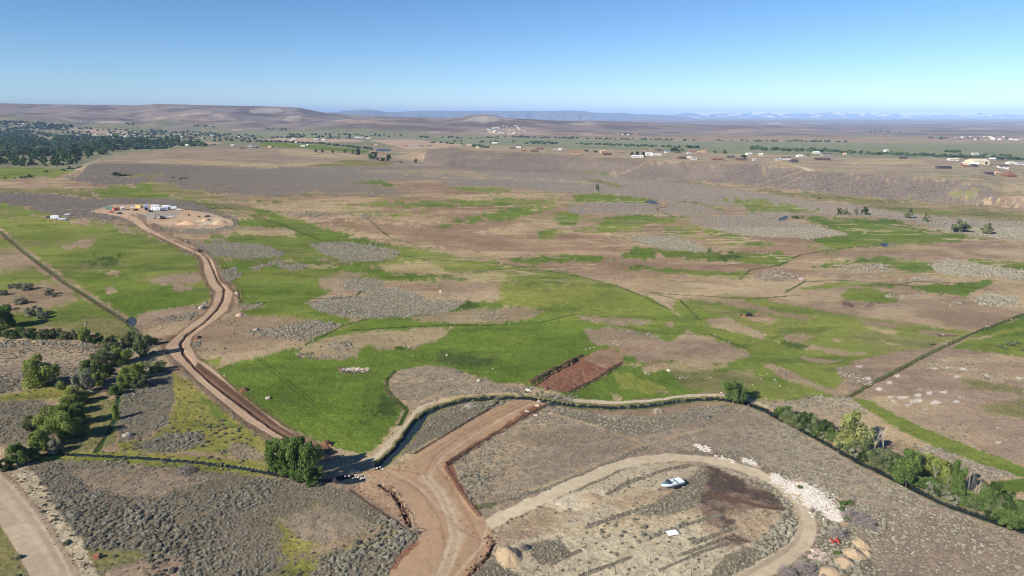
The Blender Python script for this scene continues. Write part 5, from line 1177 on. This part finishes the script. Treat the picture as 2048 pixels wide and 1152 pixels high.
ROCK = [blob('boulder', k, M_STONE if k % 2 else M_STONE2) for k in range(6)]
def rock(u, v, wpx, label, group=None):
    X, Y, Z, m, dep = spot(u, v); s = wpx * m / 2
    o = link('boulder', ROCK[random.randrange(6)], None, (X, Y, Z - s * .12), random.random() * 6, (s, s * random.uniform(.7, 1), s * random.uniform(.8, 1.15))); return tag(o, label, 'boulder', group)
rock(1337, 742, 11, 'blocky grey boulder with a dark shadow in the meadow above the round tree'); rock(882, 584, 9, 'dark-shadowed boulder on the brown rise right of the sage patch'); rock(1603, 560, 12, 'large pale boulder at the edge of the small sage patch on the right')
rock(512, 661, 13, 'pale boulder at the left end of the oval sage patch by the road'); rock(405, 617, 17, 'big pale boulder against the left side of the dirt road'); rock(536, 797, 12, 'flat pale boulder in the green meadow right of the dirt road'); rock(322, 657, 7, 'small boulder in the green wedge beside the road bend')
rock(473, 588, 10, 'grey boulder on the right shoulder of the upper dirt road'); rock(894, 711, 8, 'flat pale rock in the middle of the big green meadow'); rock(553, 668, 9, 'pale stone in the middle of the oval sage patch'); rock(449, 752, 5, 'small white stone right beside the dark road bank'); rock(526, 533, 8, 'pale stone between the two upper left sage patches')
rock(67, 876, 9, 'white boulder beside the trees above the gravel road'); rock(256, 872, 22, 'big dark boulder mound in the sage right of the side ditch'); rock(1078, 804, 9, 'upper of the two pale boulders at the top end of the dirt ramp'); rock(1075, 812, 10, 'lower of the two pale boulders at the top end of the dirt ramp')
rock(958, 762, 10, 'pale stone on the right side of the teardrop sage patch'); rock(120, 735, 6, 'pale stone right of the lone tall tree in the left sage')
GRP = {'pale rock scattered on the green meadow below the dark pit': [(640, 622, 5), (500, 596, 4), (520, 634, 5), (1060, 592, 4), (1240, 621, 3), (1430, 670, 4), (792, 728, 4), (985, 738, 4), (880, 707, 3), (825, 712, 4), (1332, 587, 5), (1284, 588, 4), (1359, 632, 5), (721, 757, 4), (1505, 683, 3), (664, 712, 3), (1366, 690, 5)],
       'pale stone in the loose ring of stones around the upper red pit edge': [(1228, 688, 5), (1236, 690, 6), (1243, 687, 4), (1172, 700, 5), (1180, 697, 6), (1188, 695, 5), (1250, 680, 4), (1360, 757, 5), (1366, 755, 4), (1374, 756, 4), (1421, 756, 4), (1292, 746, 7), (1297, 749, 5), (1400, 745, 3)],
       'small pale stone in the green meadow right of the round tree': [(1535, 748, 5), (1550, 760, 5), (1553, 765, 4), (1560, 772, 4), (1505, 772, 3), (1510, 776, 3), (1522, 758, 4), (1520, 750, 3), (1615, 700, 5), (1551, 682, 4), (1557, 685, 3), (1585, 780, 3), (1506, 770, 3), (1443, 786, 6)],
       'tan stone in the line of boulders above the small creek on the right': [(1500 + x / 3.737, 420 + y / 3.737, 4) for x, y in [(80, 328), (100, 330), (130, 328), (155, 335), (180, 345), (200, 355), (215, 362), (240, 370), (260, 380), (290, 383), (60, 322), (225, 380)]],
       'white stone in the scatter of stones at the far left meadow': [(27, 436, 4), (30, 441, 3), (42, 437, 3), (17, 428, 4), (43, 447, 3), (65, 428, 4), (52, 442, 3), (84, 434, 3)],
       'pale rock along the shoulder of the dirt road': [(476, 612, 5), (466, 642, 6), (470, 596, 4), (478, 600, 5), (438, 642, 5), (480, 632, 6), (372, 483, 6), (393, 458, 5), (322, 483, 6), (300, 478, 5), (390, 615, 8), (412, 606, 6), (428, 578, 6), (395, 690, 4), (460, 648, 5)],
       'pale rock on the brown rise right of the long sage patch': [(845, 573, 3), (853, 575, 3), (873, 575, 3), (877, 596, 3), (800, 632, 3), (1120, 600, 3), (700, 690, 5), (668, 714, 4), (675, 714, 5), (694, 712, 4), (808, 693, 6), (818, 695, 5), (1010, 640, 4), (1135, 605, 3)]}
for lab, L_ in GRP.items():
    for (u, v, w) in L_: rock(u, v, w, lab, lab.replace('pale ', '').replace('small ', ''))
# ------------------------------------------------------------------ heaps and rubble
M_SAND = paint("pale_sand", (166, 145, 116), 1.0, .12, 1.2); M_SOIL = paint("buff_soil", (190, 156, 126), 1.0, .15, 1.2); M_CONC = paint("broken_concrete", (196, 188, 178), .95, .15, 2.0); M_BRUSH = paint("dead_brush", (138, 128, 122), .95, .3, 5.0)
M_REDSOIL = paint("dark_soil", (112, 78, 62), 1.0, .2, 2.0)
def mound(u, v, wpx, dpx, hm, mat, label, name='soil_heap', rz=0.0, seed=1, group=None):
    X, Y, Z, m, dep = spot(u, v); rx = wpx * m / 2; ry = dpx * m / 2 / max(.3, math.sin(dep))
    n, k = 40, 16; vs, fs = [], []
    for j in range(k + 1):
        for i in range(n):
            a = 2 * math.pi * i / n; r = 1 - j / k; rr = r * (1 + .22 * (float(fbm(math.cos(a) * 1.3 + seed, math.sin(a) * 1.3, 1.0, 3, seed)) - .5) * 2)
            x, y = rr * rx * math.cos(a), rr * ry * math.sin(a); h = hm * .5 * (1 + math.cos(math.pi * r ** 1.15)) * (1 + .22 * (float(fbm(x, y, .35 * rx, 3, seed + 3)) - .5) * 2 * (1 if j < k else 1))
            vs.append((x, y, max(-.1, h) - .12 + (.34 if hm > .9 else .16) * (1 if j else 0) * (float(fbm(x * 3, y * 3, .8, 2, seed)) - .5)))
    for j in range(k):
        for i in range(n): fs.append((j * n + i, j * n + (i + 1) % n, (j + 1) * n + (i + 1) % n, (j + 1) * n + i))
    mb = MB(); mb.add(vs, fs); o = mb.build(name, [mat], smooth=True); o.location = (X, Y, Z); o.rotation_euler[2] = rz
    return tag(o, label, 'heap', group)
mound(1018, 1112, 68, 50, 1.4, M_SAND, 'large pale sand heap at the right edge of the dirt junction', 'sand_heap', .3, 1)
mound(1185, 996, 62, 30, .5, M_SAND, 'low yellowish sand heap inside the loop track left of the boat', 'sand_heap', .2, 2)
mound(1722, 1088, 44, 26, 1.0, M_SAND, 'uppermost of the rounded sand heaps below the brush pile', 'sand_heap', 0, 3); mound(1708, 1108, 54, 28, 1.1, M_SAND, 'second rounded sand heap below the brush pile', 'sand_heap', .4, 4)
mound(1690, 1126, 58, 28, 1.1, M_SAND, 'third rounded sand heap below the brush pile', 'sand_heap', .2, 5); mound(1662, 1146, 74, 30, 1.2, M_SAND, 'lowest and broadest sand heap at the bottom edge', 'sand_heap', .1, 6); mound(1734, 1106, 26, 18, .7, M_SAND, 'small sand heap right of the others', 'sand_heap', .1, 7)
mound(378, 448, 60, 12, 2.6, M_SOIL, 'long buff soil heap across the front of the building site', 'soil_heap', 0, 8); mound(440, 447, 40, 11, 2.8, M_SOIL, 'pale soil heap at the right end of the building site', 'soil_heap', -.2, 9); mound(412, 441, 26, 8, 2.0, M_SOIL, 'small soil heap between the two long ones at the building site', 'soil_heap', 0, 10)
mound(652, 890, 26, 14, 1.5, M_REDSOIL, 'dark clod heap at the lower end of the dirt road', 'soil_heap', 0, 11); mound(488, 781, 24, 10, 1.0, M_REDSOIL, 'brown soil heap in the meadow edge right of the road', 'soil_heap', 0, 12); mound(480, 630, 22, 8, 1.0, M_SOIL, 'small brown heap on the right shoulder of the road above the bend', 'soil_heap', 0, 13)
mound(395, 676, 18, 8, .9, M_REDSOIL, 'brown heap above the small sage clump at the road bend', 'soil_heap', 0, 14); mound(1092, 778, 16, 8, .9, M_REDSOIL, 'dark heap at the lower left corner of the red pit', 'soil_heap', 0, 15); mound(940, 812, 30, 14, 1.0, M_BRUSH, 'grey-brown earth lump in the sage above the dirt ramp', 'soil_heap', 0, 16)
def chunks(u0, v0, u1, v1, width, n, smin, smax, mat, label, seed, name='rubble_pile', cat='rubble', hmax=.35):
    r = random.Random(seed); a = Vector(at(u0, v0)); b = Vector(at(u1, v1)); d = b - a; nrm = Vector((-d.y, d.x, 0)).normalized(); mb = MB()
    for _ in range(n):
        f = r.random(); off = r.gauss(0, width * .27 * (0.55 + .9 * math.sin(f * math.pi) * r.uniform(.6, 1.2))); s = r.uniform(smin, smax)
        p = a + d * f + nrm * off; z = r.random() * hmax * max(0, 1 - abs(off) / (width * .6)) * .7
        M = Matrix.Rotation(r.random() * 6.28, 3, 'Z') @ Matrix.Rotation(r.uniform(-.6, .6), 3, 'X') @ Matrix.Rotation(r.uniform(-.6, .6), 3, 'Y'); sx, sy, sz = s, s * r.uniform(.5, 1), s * r.uniform(.2, .5)
        q = Vector((p.x, p.y, float(H(p.x, p.y)) + z)) - a
        vs = [M @ Vector((x * sx * r.uniform(.7, 1.1), y * sy * r.uniform(.7, 1.1), w * sz)) + q for w in (-1, 1) for (x, y) in ((-1, -1), (1, -1), (1, 1), (-1, 1))]
        mb.add(vs, [(0, 3, 2, 1), (4, 5, 6, 7), (0, 1, 5, 4), (1, 2, 6, 5), (2, 3, 7, 6), (3, 0, 4, 7)])
    o = mb.build(name, [mat]); o.location = a; return tag(o, label, cat, kind='stuff')
chunks(1392, 890, 1420, 903, 2.2, 90, .1, .38, M_CONC, 'small heap of white broken concrete above the top of the loop track', 1)
chunks(1488, 918, 1512, 932, 2.2, 80, .1, .38, M_CONC, 'second small heap of white broken concrete outside the loop', 2)
chunks(1545, 950, 1600, 985, 4.0, 480, .08, .36, M_CONC, 'upper part of the long white broken concrete bank', 3)
chunks(1595, 968, 1650, 1010, 6.2, 1100, .08, .4, M_CONC, 'wide white broken concrete bank right of the loop track', 4)
chunks(1620, 1000, 1685, 1042, 5.5, 800, .08, .36, M_CONC, 'lower end of the white broken concrete bank', 5)
chunks(1430, 912, 1470, 925, 2.0, 40, .12, .35, M_CONC, 'few pale stones between the two small concrete heaps', 6)
chunks(1628, 1100, 1648, 1125, 2.4, 70, .2, .6, paint("old_boards", (178, 160, 144), .9, .2, 3.0), 'heap of pale broken boards below the red scrap', 7, 'board_heap', 'debris')
chunks(690, 952, 735, 958, 1.0, 16, .12, .3, M_CONC, 'white stones lining the culvert of the creek', 8, 'culvert_stones', 'stones'); chunks(748, 936, 775, 940, 0.9, 10, .12, .3, M_CONC, 'pale stones at the end of the canal by the dirt junction', 9, 'canal_stones', 'stones')
chunks(540, 925, 620, 945, 1.8, 60, .15, .5, M_STONE, 'pale stones along the bank behind the cottonwood clump', 10, 'bank_stones', 'stones'); chunks(1052, 778, 1062, 784, 1.0, 8, .3, .6, M_CONC, 'white stones by the left corner of the red pit', 11, 'pit_stones', 'stones')
chunks(1052, 822, 1072, 832, 1.4, 22, .15, .45, M_CONC, 'white rubble stones beside the top of the dirt ramp', 12, 'ramp_stones', 'stones')
chunks(684, 738, 736, 742, 2.5, 50, .12, .35, M_CONC, 'white stones around the bare scar in the meadow', 13, 'scar_stones', 'stones'); chunks(1745, 770, 1680, 745, 8, 60, .1, .25, M_CONC, 'pale stones strewn beside the right fence', 14, 'field_stones', 'stones')
def brush(u, v, wpx, n, label, seed, mat=None, ln=1.6):
    X, Y, Z, m, dep = spot(u, v); R = wpx * m / 2; r = random.Random(seed); mb = MB()
    for _ in range(n):
        a, q = r.random() * 6.28, R * math.sqrt(r.random()) * r.uniform(.6, 1); p = Vector((q * math.cos(a), q * math.sin(a), r.uniform(.05, 1.5) * (1 - (q / R) ** 2) + .1))
        d = Vector((r.uniform(-1, 1), r.uniform(-1, 1), r.uniform(-.35, .45))).normalized() * ln * r.uniform(.5, 1.3); mb.tube([p - d * .5, p, p + d * .5], [.05, .04, .02], 3)
    o = mb.build('brush_pile', [mat or M_BRUSH]); o.location = (X, Y, Z); return tag(o, label, 'brush', kind='stuff')
brush(1712, 1040, 62, 620, 'large grey pile of dead brush at the end of the concrete bank', 1); brush(1735, 1052, 40, 320, 'grey brush pile at the right of the large one', 2); brush(1675, 1072, 40, 300, 'grey-brown brush pile above the red scrap', 3)
brush(1612, 1142, 44, 320, 'grey dead brush heap at the bottom edge beside the track', 4); brush(1575, 1150, 40, 260, 'pale dead brush heap left of the bottom one', 5); brush(1316, 826, 22, 180, 'pale grey dead shrub on the canal bank', 6, M_PALEBARK, 1.0); brush(1410, 836, 24, 120, 'tangle of dead twigs in the sage below the canal', 7, None, .9)
brush(372, 944, 44, 260, 'grey heap of fallen branches in the sage below the creek', 8, None, 1.2); brush(1045, 1100, 22, 90, 'twiggy dead shrub right of the large sand heap', 9, None, .9)
t = thing('red_scrap', 'bright red scrap metal frame lying between the brush piles', 'scrap', at(1670, 1085)); mb = MB(); mb.box(-.9, .9, -.1, .1, .2, .5); mb.box(-.8, -.6, -.8, .9, .1, .6); mb.box(.3, .6, -.9, .7, .4, .8); mb.build('frame', [paint("red_paint", (164, 70, 60), .6)], t)
t = thing('white_panel', 'white sheet lying on the sandy ground below the boat', 'sheet', at(1345, 1068), .25); mb = MB()
for i in range(7):
    mb.box(-1.3 + i * .37, -1.0 + i * .37, -.9, .9, .30 + .02 * (i % 2), .37 + .03 * (i % 2))
mb.build('panel', [paint("white_sheet", (236, 236, 236), .6, .05)], t)
t = thing('culvert_pipe', 'dark pipe lying beside the canal at the top of the dirt ramp', 'pipe', at(1102, 812), .3); MB().tube([(-2, 0, .35), (2, 0, .35)], .3, 10).build('pipe', [paint("dark_pipe", (58, 66, 76), .5)], t)
t = thing('marker_box', 'small reddish box on the verge of the gravel road', 'box', at(193, 1117), .3); MB().box(-.5, .5, -.35, .35, 0, .8).build('body', [paint("rust_box", (168, 112, 84), .8)], t); MB().box(-.55, .55, -.4, .4, .8, .88).build('lid', [paint("rust_box", (168, 112, 84), .8)], t)

# ------------------------------------------------------------------ boat on its trailer
M_HULL = paint("white_gelcoat", (232, 236, 242), .25, .04, 2.0, 0, .5); M_DECK = paint("teal_deck", (104, 140, 146), .6, .15, 3.0); M_SEAT = paint("white_vinyl", (238, 238, 234), .5, .04); M_TYRE = paint("tyre_rubber", (34, 33, 34), .9); M_STEEL = paint("dull_steel", (120, 120, 122), .5, .15, 3.0, .6)
bx, by, bz = at(1343, 975); BRZ = math.radians(24)
bt = thing('motor_boat', 'white open motor boat with a teal deck parked on a trailer inside the loop track', 'boat', (bx, by, bz + .55), BRZ)
def ring(f):
    """half-hull section at f from bow (0) to stern (1)"""
    b = 1.15 * min(1, (f * 2.1)) ** .55 if f > 0 else .03; x = -3.1 + 6.2 * f; kz = .55 * (1 - min(1, f * 3)) ** 2; sh = 1.15 - .2 * f
    return [(x, -b, sh), (x, -b * .96, sh * .6 + kz * .3), (x, -b * .7, .18 + kz), (x, 0, kz), (x, b * .7, .18 + kz), (x, b * .96, sh * .6 + kz * .3), (x, b, sh)]
hb = MB(); R_ = [ring(f) for f in (0, .06, .14, .25, .4, .6, .8, 1.0)]; vs = [p for r in R_ for p in r]; fs = [(i * 7 + j, i * 7 + j + 1, (i + 1) * 7 + j + 1, (i + 1) * 7 + j) for i in range(7) for j in range(6)] + [tuple(range(49, 56))]
hb.add(vs, fs); hb.build('hull', [M_HULL], bt)
db = MB(); D = [(r[0][0], -abs(r[0][1]) * .97, r[0][2] - .02 if r[0][0] < -1.2 else .62) for r in R_]
tp = [(p[0], p[1], p[2]) for p in D] + [(p[0], -p[1], p[2]) for p in D]
db.add(tp, [(i, i + 1, 8 + i + 1, 8 + i) for i in range(7)]); db.build('deck', [M_DECK], bt)
gb = MB()
for s in (-1, 1): gb.tube([(r[0][0], s * abs(r[0][1]), r[0][2] + .02) for r in R_], .06, 5)
gb.build('gunwale', [M_HULL], bt)
for x0, x1, y0, y1, z1 in ((-.6, .0, -.95, -.15, 1.1), (-.6, .0, .15, .95, 1.1), (.3, .8, -.95, -.2, 1.05), (.3, .8, .2, .95, 1.05)): MB().box(x0, x1, y0, y1, .62, z1).build('seat', [M_SEAT], bt)
MB().box(1.9, 3.0, -1.05, 1.05, .62, 1.0).build('stern_bench', [M_SEAT], bt); MB().box(1.0, 1.5, -.9, .9, .62, .9).build('engine_cover', [M_DECK], bt)
wb = MB(); wb.add([(-1.2, -.95, 1.12), (-1.2, .95, 1.12), (-.85, .8, 1.6), (-.85, -.8, 1.6), (-1.16, -.95, 1.12), (-1.16, .95, 1.12), (-.81, .8, 1.6), (-.81, -.8, 1.6)], [(0, 1, 2, 3), (7, 6, 5, 4), (3, 2, 6, 7)]); wb.build('windshield', [M_GLASS], bt)
tr = thing('boat_trailer', 'steel trailer carrying the white motor boat', 'trailer', (bx, by, bz), BRZ)
fb = MB()
for s in (-1, 1): fb.tube([(3.0, s * .8, .5), (-1.8, s * .8, .5), (-4.2, 0, .5)], .06, 6)
for x in (-1.5, .3, 2.4): fb.tube([(x, -.8, .5), (x, .8, .5)], .05, 5)
fb.build('frame', [M_STEEL], tr)
for x in (.4, 1.2):
    for s in (-1, 1): MB().tube([(x, s * .95, .34), (x, s * 1.15, .34)], .34, 14).build('wheel', [M_TYRE], tr)
MB().tube([(-4.0, 0, .5), (-4.0, 0, .05)], .05, 6).build('jack', [M_STEEL], tr)

# ------------------------------------------------------------------ site machines, containers, vehicles
def wheels(root, xs, w, r, name='wheel'):
    for x in xs:
        for s in (-1, 1): MB().tube([(x, s * (w - .28), r), (x, s * w, r)], r, 12).build(name, [M_TYRE], root)
def container(u, v, col, label, rz=.1, L_=6.1):
    X, Y, Z = at(u, v); t = thing('shipping_container', label, 'container', (X, Y, Z), rz); h = L_ / 2; mb = MB()
    mb.box(-h, h, -1.2, 1.2, .15, 2.75)
    n = int(L_ / .5)
    for i in range(n):
        x = -h + .2 + i * (L_ - .4) / n
        for s in (-1, 1): mb.box(x, x + .2, s * 1.2 - .03 * (s < 0), s * 1.2 + .03 * (s > 0) , .3, 2.6) if True else None
    mb.build('body', [paint("steel_" + col, PAL2[col], .6, .12, 1.0)], t)
    for s in (-1, 1): MB().box(h + .002, h + .05, s * .6 - .55, s * .6 + .55, .25, 2.6).build('door', [paint("steel_" + col, PAL2[col], .6, .12, 1.0)], t)
    return t
PAL2 = {'green': (112, 150, 132), 'red': (176, 104, 90), 'yellow': (200, 176, 120), 'white': (232, 236, 240), 'blue': (176, 194, 222), 'navy': (50, 62, 88), 'black': (36, 36, 40), 'orange': (206, 110, 50), 'machine': (196, 154, 60), 'dark': (56, 50, 46)}
def P2(c): return paint("paint_" + c, PAL2[c], .45, .06, 1.0)
def box_truck(u, v, col, label, rz, L_=7.5, h=3.4, cabc=None):
    X, Y, Z = at(u, v); t = thing('box_truck', label, 'truck', (X, Y, Z), rz)
    MB().box(-L_ / 2 + 2.0, L_ / 2, -1.25, 1.25, .9, h).build('cargo_box', [P2(col)], t)
    mb = MB(); x = -L_ / 2; mb.prism([(x, .5), (x, 1.5), (x + .5, 2.5), (x + 1.9, 2.6), (x + 1.9, .5)], -1.1, 1.1); mb.build('cab', [P2(cabc or col)], t)
    MB().add([(x + .02, -1.0, 1.6), (x + .02, 1.0, 1.6), (x + .44, 1.0, 2.42), (x + .44, -1.0, 2.42)], [(0, 3, 2, 1)]).build('windscreen', [M_GLASS], t)
    MB().box(-L_ / 2 + .3, L_ / 2, -.5, .5, .55, .9).build('chassis', [P2('dark')], t); wheels(t, (-L_ / 2 + 1.0, L_ / 2 - 1.6), 1.2, .48); return t
def trailer(u, v, label, rz, L_=8.0, h=3.1, col='white'):
    X, Y, Z = at(u, v); t = thing('camper_trailer', label, 'trailer', (X, Y, Z), rz); k = L_ / 2
    MB().prism([(-k, .7), (-k - .3, 1.6), (-k, h - .2), (-k + .5, h), (k - .3, h), (k, h - .3), (k, .6)], -1.2, 1.2).build('body', [P2(col)], t)
    for x in (-k + 1.0, 0, k - 1.8): MB().box(x, x + .9, -1.24, -1.19, 1.6, 2.3).build('window', [M_GLASS], t)
    MB().box(k * .4, k * .4 + .7, -1.25, -1.18, .8, 2.5).build('door', [P2('blue')], t)
    MB().tube([(-k, 0, .6), (-k - 1.4, 0, .55)], .07, 5).build('hitch', [M_STEEL], t); wheels(t, (.2, 1.1), 1.22, .36); return t
def car(u, v, col, label, rz, pick=False):
    X, Y, Z = at(u, v); t = thing('pickup_truck' if pick else 'parked_car', label, 'pickup' if pick else 'car', (X, Y, Z), rz)
    pr = [(-2.5, .45), (-2.55, .95), (-1.3, 1.05), (-.7, 1.7), (.7, 1.7), (1.0, 1.1), (2.6, 1.1), (2.6, .45)] if pick else [(-2.2, .4), (-2.25, .85), (-1.2, 1.0), (-.6, 1.55), (1.1, 1.55), (1.9, 1.05), (2.2, .95), (2.2, .4)]
    MB().prism(pr, -.92, .92).build('body', [P2(col)], t); x1 = .65 if pick else 1.05
    for s in (-1, 1): MB().box(-.6, x1, s * .93 - .01, s * .93 + .01, 1.08, 1.48).build('window', [M_GLASS], t)
    MB().add([(-1.28, -.8, 1.09), (-1.28, .8, 1.09), (-.74, .8, 1.66), (-.74, -.8, 1.66)], [(0, 3, 2, 1)]).build('windscreen', [M_GLASS], t); wheels(t, (-1.5, 1.5), .95, .36); return t
def excavator(u, v, rz, label, col='dark', s=1.0):
    X, Y, Z = at(u, v); t = thing('excavator', label, 'excavator', (X, Y, Z), rz, scale=(s, s, s))
    for q in (-1, 1): MB().prism([(-2.0, .25), (-1.6, 0), (1.6, 0), (2.0, .25), (2.0, .65), (1.6, .9), (-1.6, .9), (-2.0, .65)], q * 1.1 - .3, q * 1.1 + .3).build('track', [M_TYRE], t)
    MB().box(-1.2, 2.2, -1.25, 1.25, 1.0, 2.1).build('body', [P2(col)], t); MB().box(-1.3, .2, -1.3, -.3, 1.3, 2.9).build('cab', [M_GLASS], t)
    MB().tube([(-.8, .2, 1.7), (-3.0, .2, 4.4), (-5.2, .2, 4.6)], [.35, .3, .22], 6).build('boom', [P2(col)], t); MB().tube([(-5.0, .2, 4.8), (-5.9, .2, 1.6)], [.2, .15], 6).build('stick', [P2(col)], t)
    MB().prism([(-6.4, 1.5), (-5.6, 1.6), (-5.5, .8), (-6.0, .4), (-6.6, .8)], -.4, .8).build('bucket', [P2('dark')], t); return t
container(219, 419, 'green', 'pale green shipping container at the left end of the building site', .2); container(232, 421, 'red', 'red shipping container beside the pale green one', 1.3); car(222, 425, 'red', 'low dark red pickup in front of the two containers', 2.9, True)
box_truck(246, 420, 'white', 'white truck right of the red container', 2.2, 6.5, 2.8); container(278, 416, 'yellow', 'yellow shipping container behind the row of trailers', -.3); box_truck(293, 420, 'blue', 'tall pale blue box truck at the left of the trailer row', 2.0, 7.5, 4.6, 'navy')
car(265, 416, 'white', 'white car between the yellow container and the white truck', .2); car(271, 421, 'black', 'small black car in front of the white car', .3); trailer(311, 416, 'rear left camper trailer in the white row', .2, 7); trailer(312, 422, 'front left camper trailer in the white row', .15, 8)
trailer(326, 421, 'second camper trailer, in the middle of the white row', .5, 8.5); trailer(333, 417, 'rear camper trailer behind the middle of the row', .1, 7); box_truck(345, 419, 'white', 'white box truck right of the camper trailers', .3, 7, 3.0, 'navy'); car(358, 421, 'white', 'white pickup at the right end of the trailer row', .1, True)
car(302, 424, 'black', 'black car parked before the front left camper trailer', .1); car(239, 428, 'black', 'black car alone on the left part of the yard', .3)
excavator(325, 438, .15, 'dark excavator with a raised boom in the middle of the building site'); excavator(378, 431, .4, 'orange brown loader at the right side of the yard', 'orange', .5); excavator(398, 434, 1.0, 'small orange digger near the scrap at the right of the yard', 'orange', .45)
car(415, 434, 'navy', 'dark car at the far right of the yard', .5)
trailer(111, 438, 'white camper trailer parked in the sage left of the building site', .1, 6.5); trailer(126, 440, 'low white trailer right of the lone camper', .2, 6.0, 1.6); car(135, 430, 'white', 'white car behind the lone camper trailer', .1); car(98, 436, 'dark', 'dark car left of the lone camper trailer', .1)
excavator(399, 503, .3, 'dark compact machine standing on the bend of the upper dirt road', 'dark', .55); excavator(1497, 632, .2, 'small dark digger with reddish soil on the brown field at right', 'dark', .6)
mound(1488, 633, 14, 5, .8, paint("red_soil", (146, 98, 78), 1.0, .15), 'small red soil heap beside the digger on the brown field', 'soil_heap', 0, 21)
MB_f = MB(); fx, fy, fz = at(310, 436)
for i in range(4):
    MB_f.box(-14 + i * 7, -8.4 + i * 7, -5 + (i % 2) * 2, 5, .0, .12)
o = MB_f.build('foundation_slab', [paint("slab_concrete", (190, 182, 174), .9, .1, .6)]); o.location = (fx, fy + 6, fz); o.rotation_euler[2] = .15; tag(o, 'pale concrete foundation slabs in the middle of the building site', 'slab')

# stones and clods lying loose on the graded junction, spoil on its rims
out = []; WS = 1.0
along("1060,805 1000,838 940,872 880,915 860,950 880,985 905,1030 915,1075 890,1130", 7.0, 3.0, .03, .16, out); along("985,1060 975,1108 935,1150", 1.2, 6, .08, .3, out); along("703,978 755,960 790,990 815,1030", 2.0, 3, .05, .25, out)
along("720,940 800,935 860,950", 3.0, 3, .04, .2, out); along("10,950 80,1020 150,1130", 1.0, 3, .04, .14, out); along("40,945 110,1030 180,1140", 2.2, 3, .05, .18, out)
D_ = np.concatenate(out)
scatter('loose_stones', D_[:, 0], D_[:, 1], D_[:, 2], RNG.random(len(D_)), G_CLOD, 'loose stones and clods lying on the graded dirt', sink=0.0)
# ------------------------------------------------------------------ the air
def haze():
    m = bpy.data.materials.new("thin_blue_air"); m.use_nodes = True; n = m.node_tree
    n.nodes.remove(n.nodes["Principled BSDF"])
    v = n.nodes.new("ShaderNodeVolumePrincipled"); v.inputs["Color"].default_value = (0.42, 0.62, 1.0, 1); v.inputs["Density"].default_value = 5.0e-5
    v.inputs["Anisotropy"].default_value = -0.3
    n.links.new(v.outputs[0], n.nodes["Material Output"].inputs["Volume"])
    zmin = float(ALLV[:, 2].min()) - 120
    mb = MB(); mb.box(-60000, 60000, -3500, 45000, zmin - 1, 420)
    o = mb.build('haze', [m]); tag(o, 'pale blue haze over the far valley and mountains', 'haze', kind='stuff')
haze()
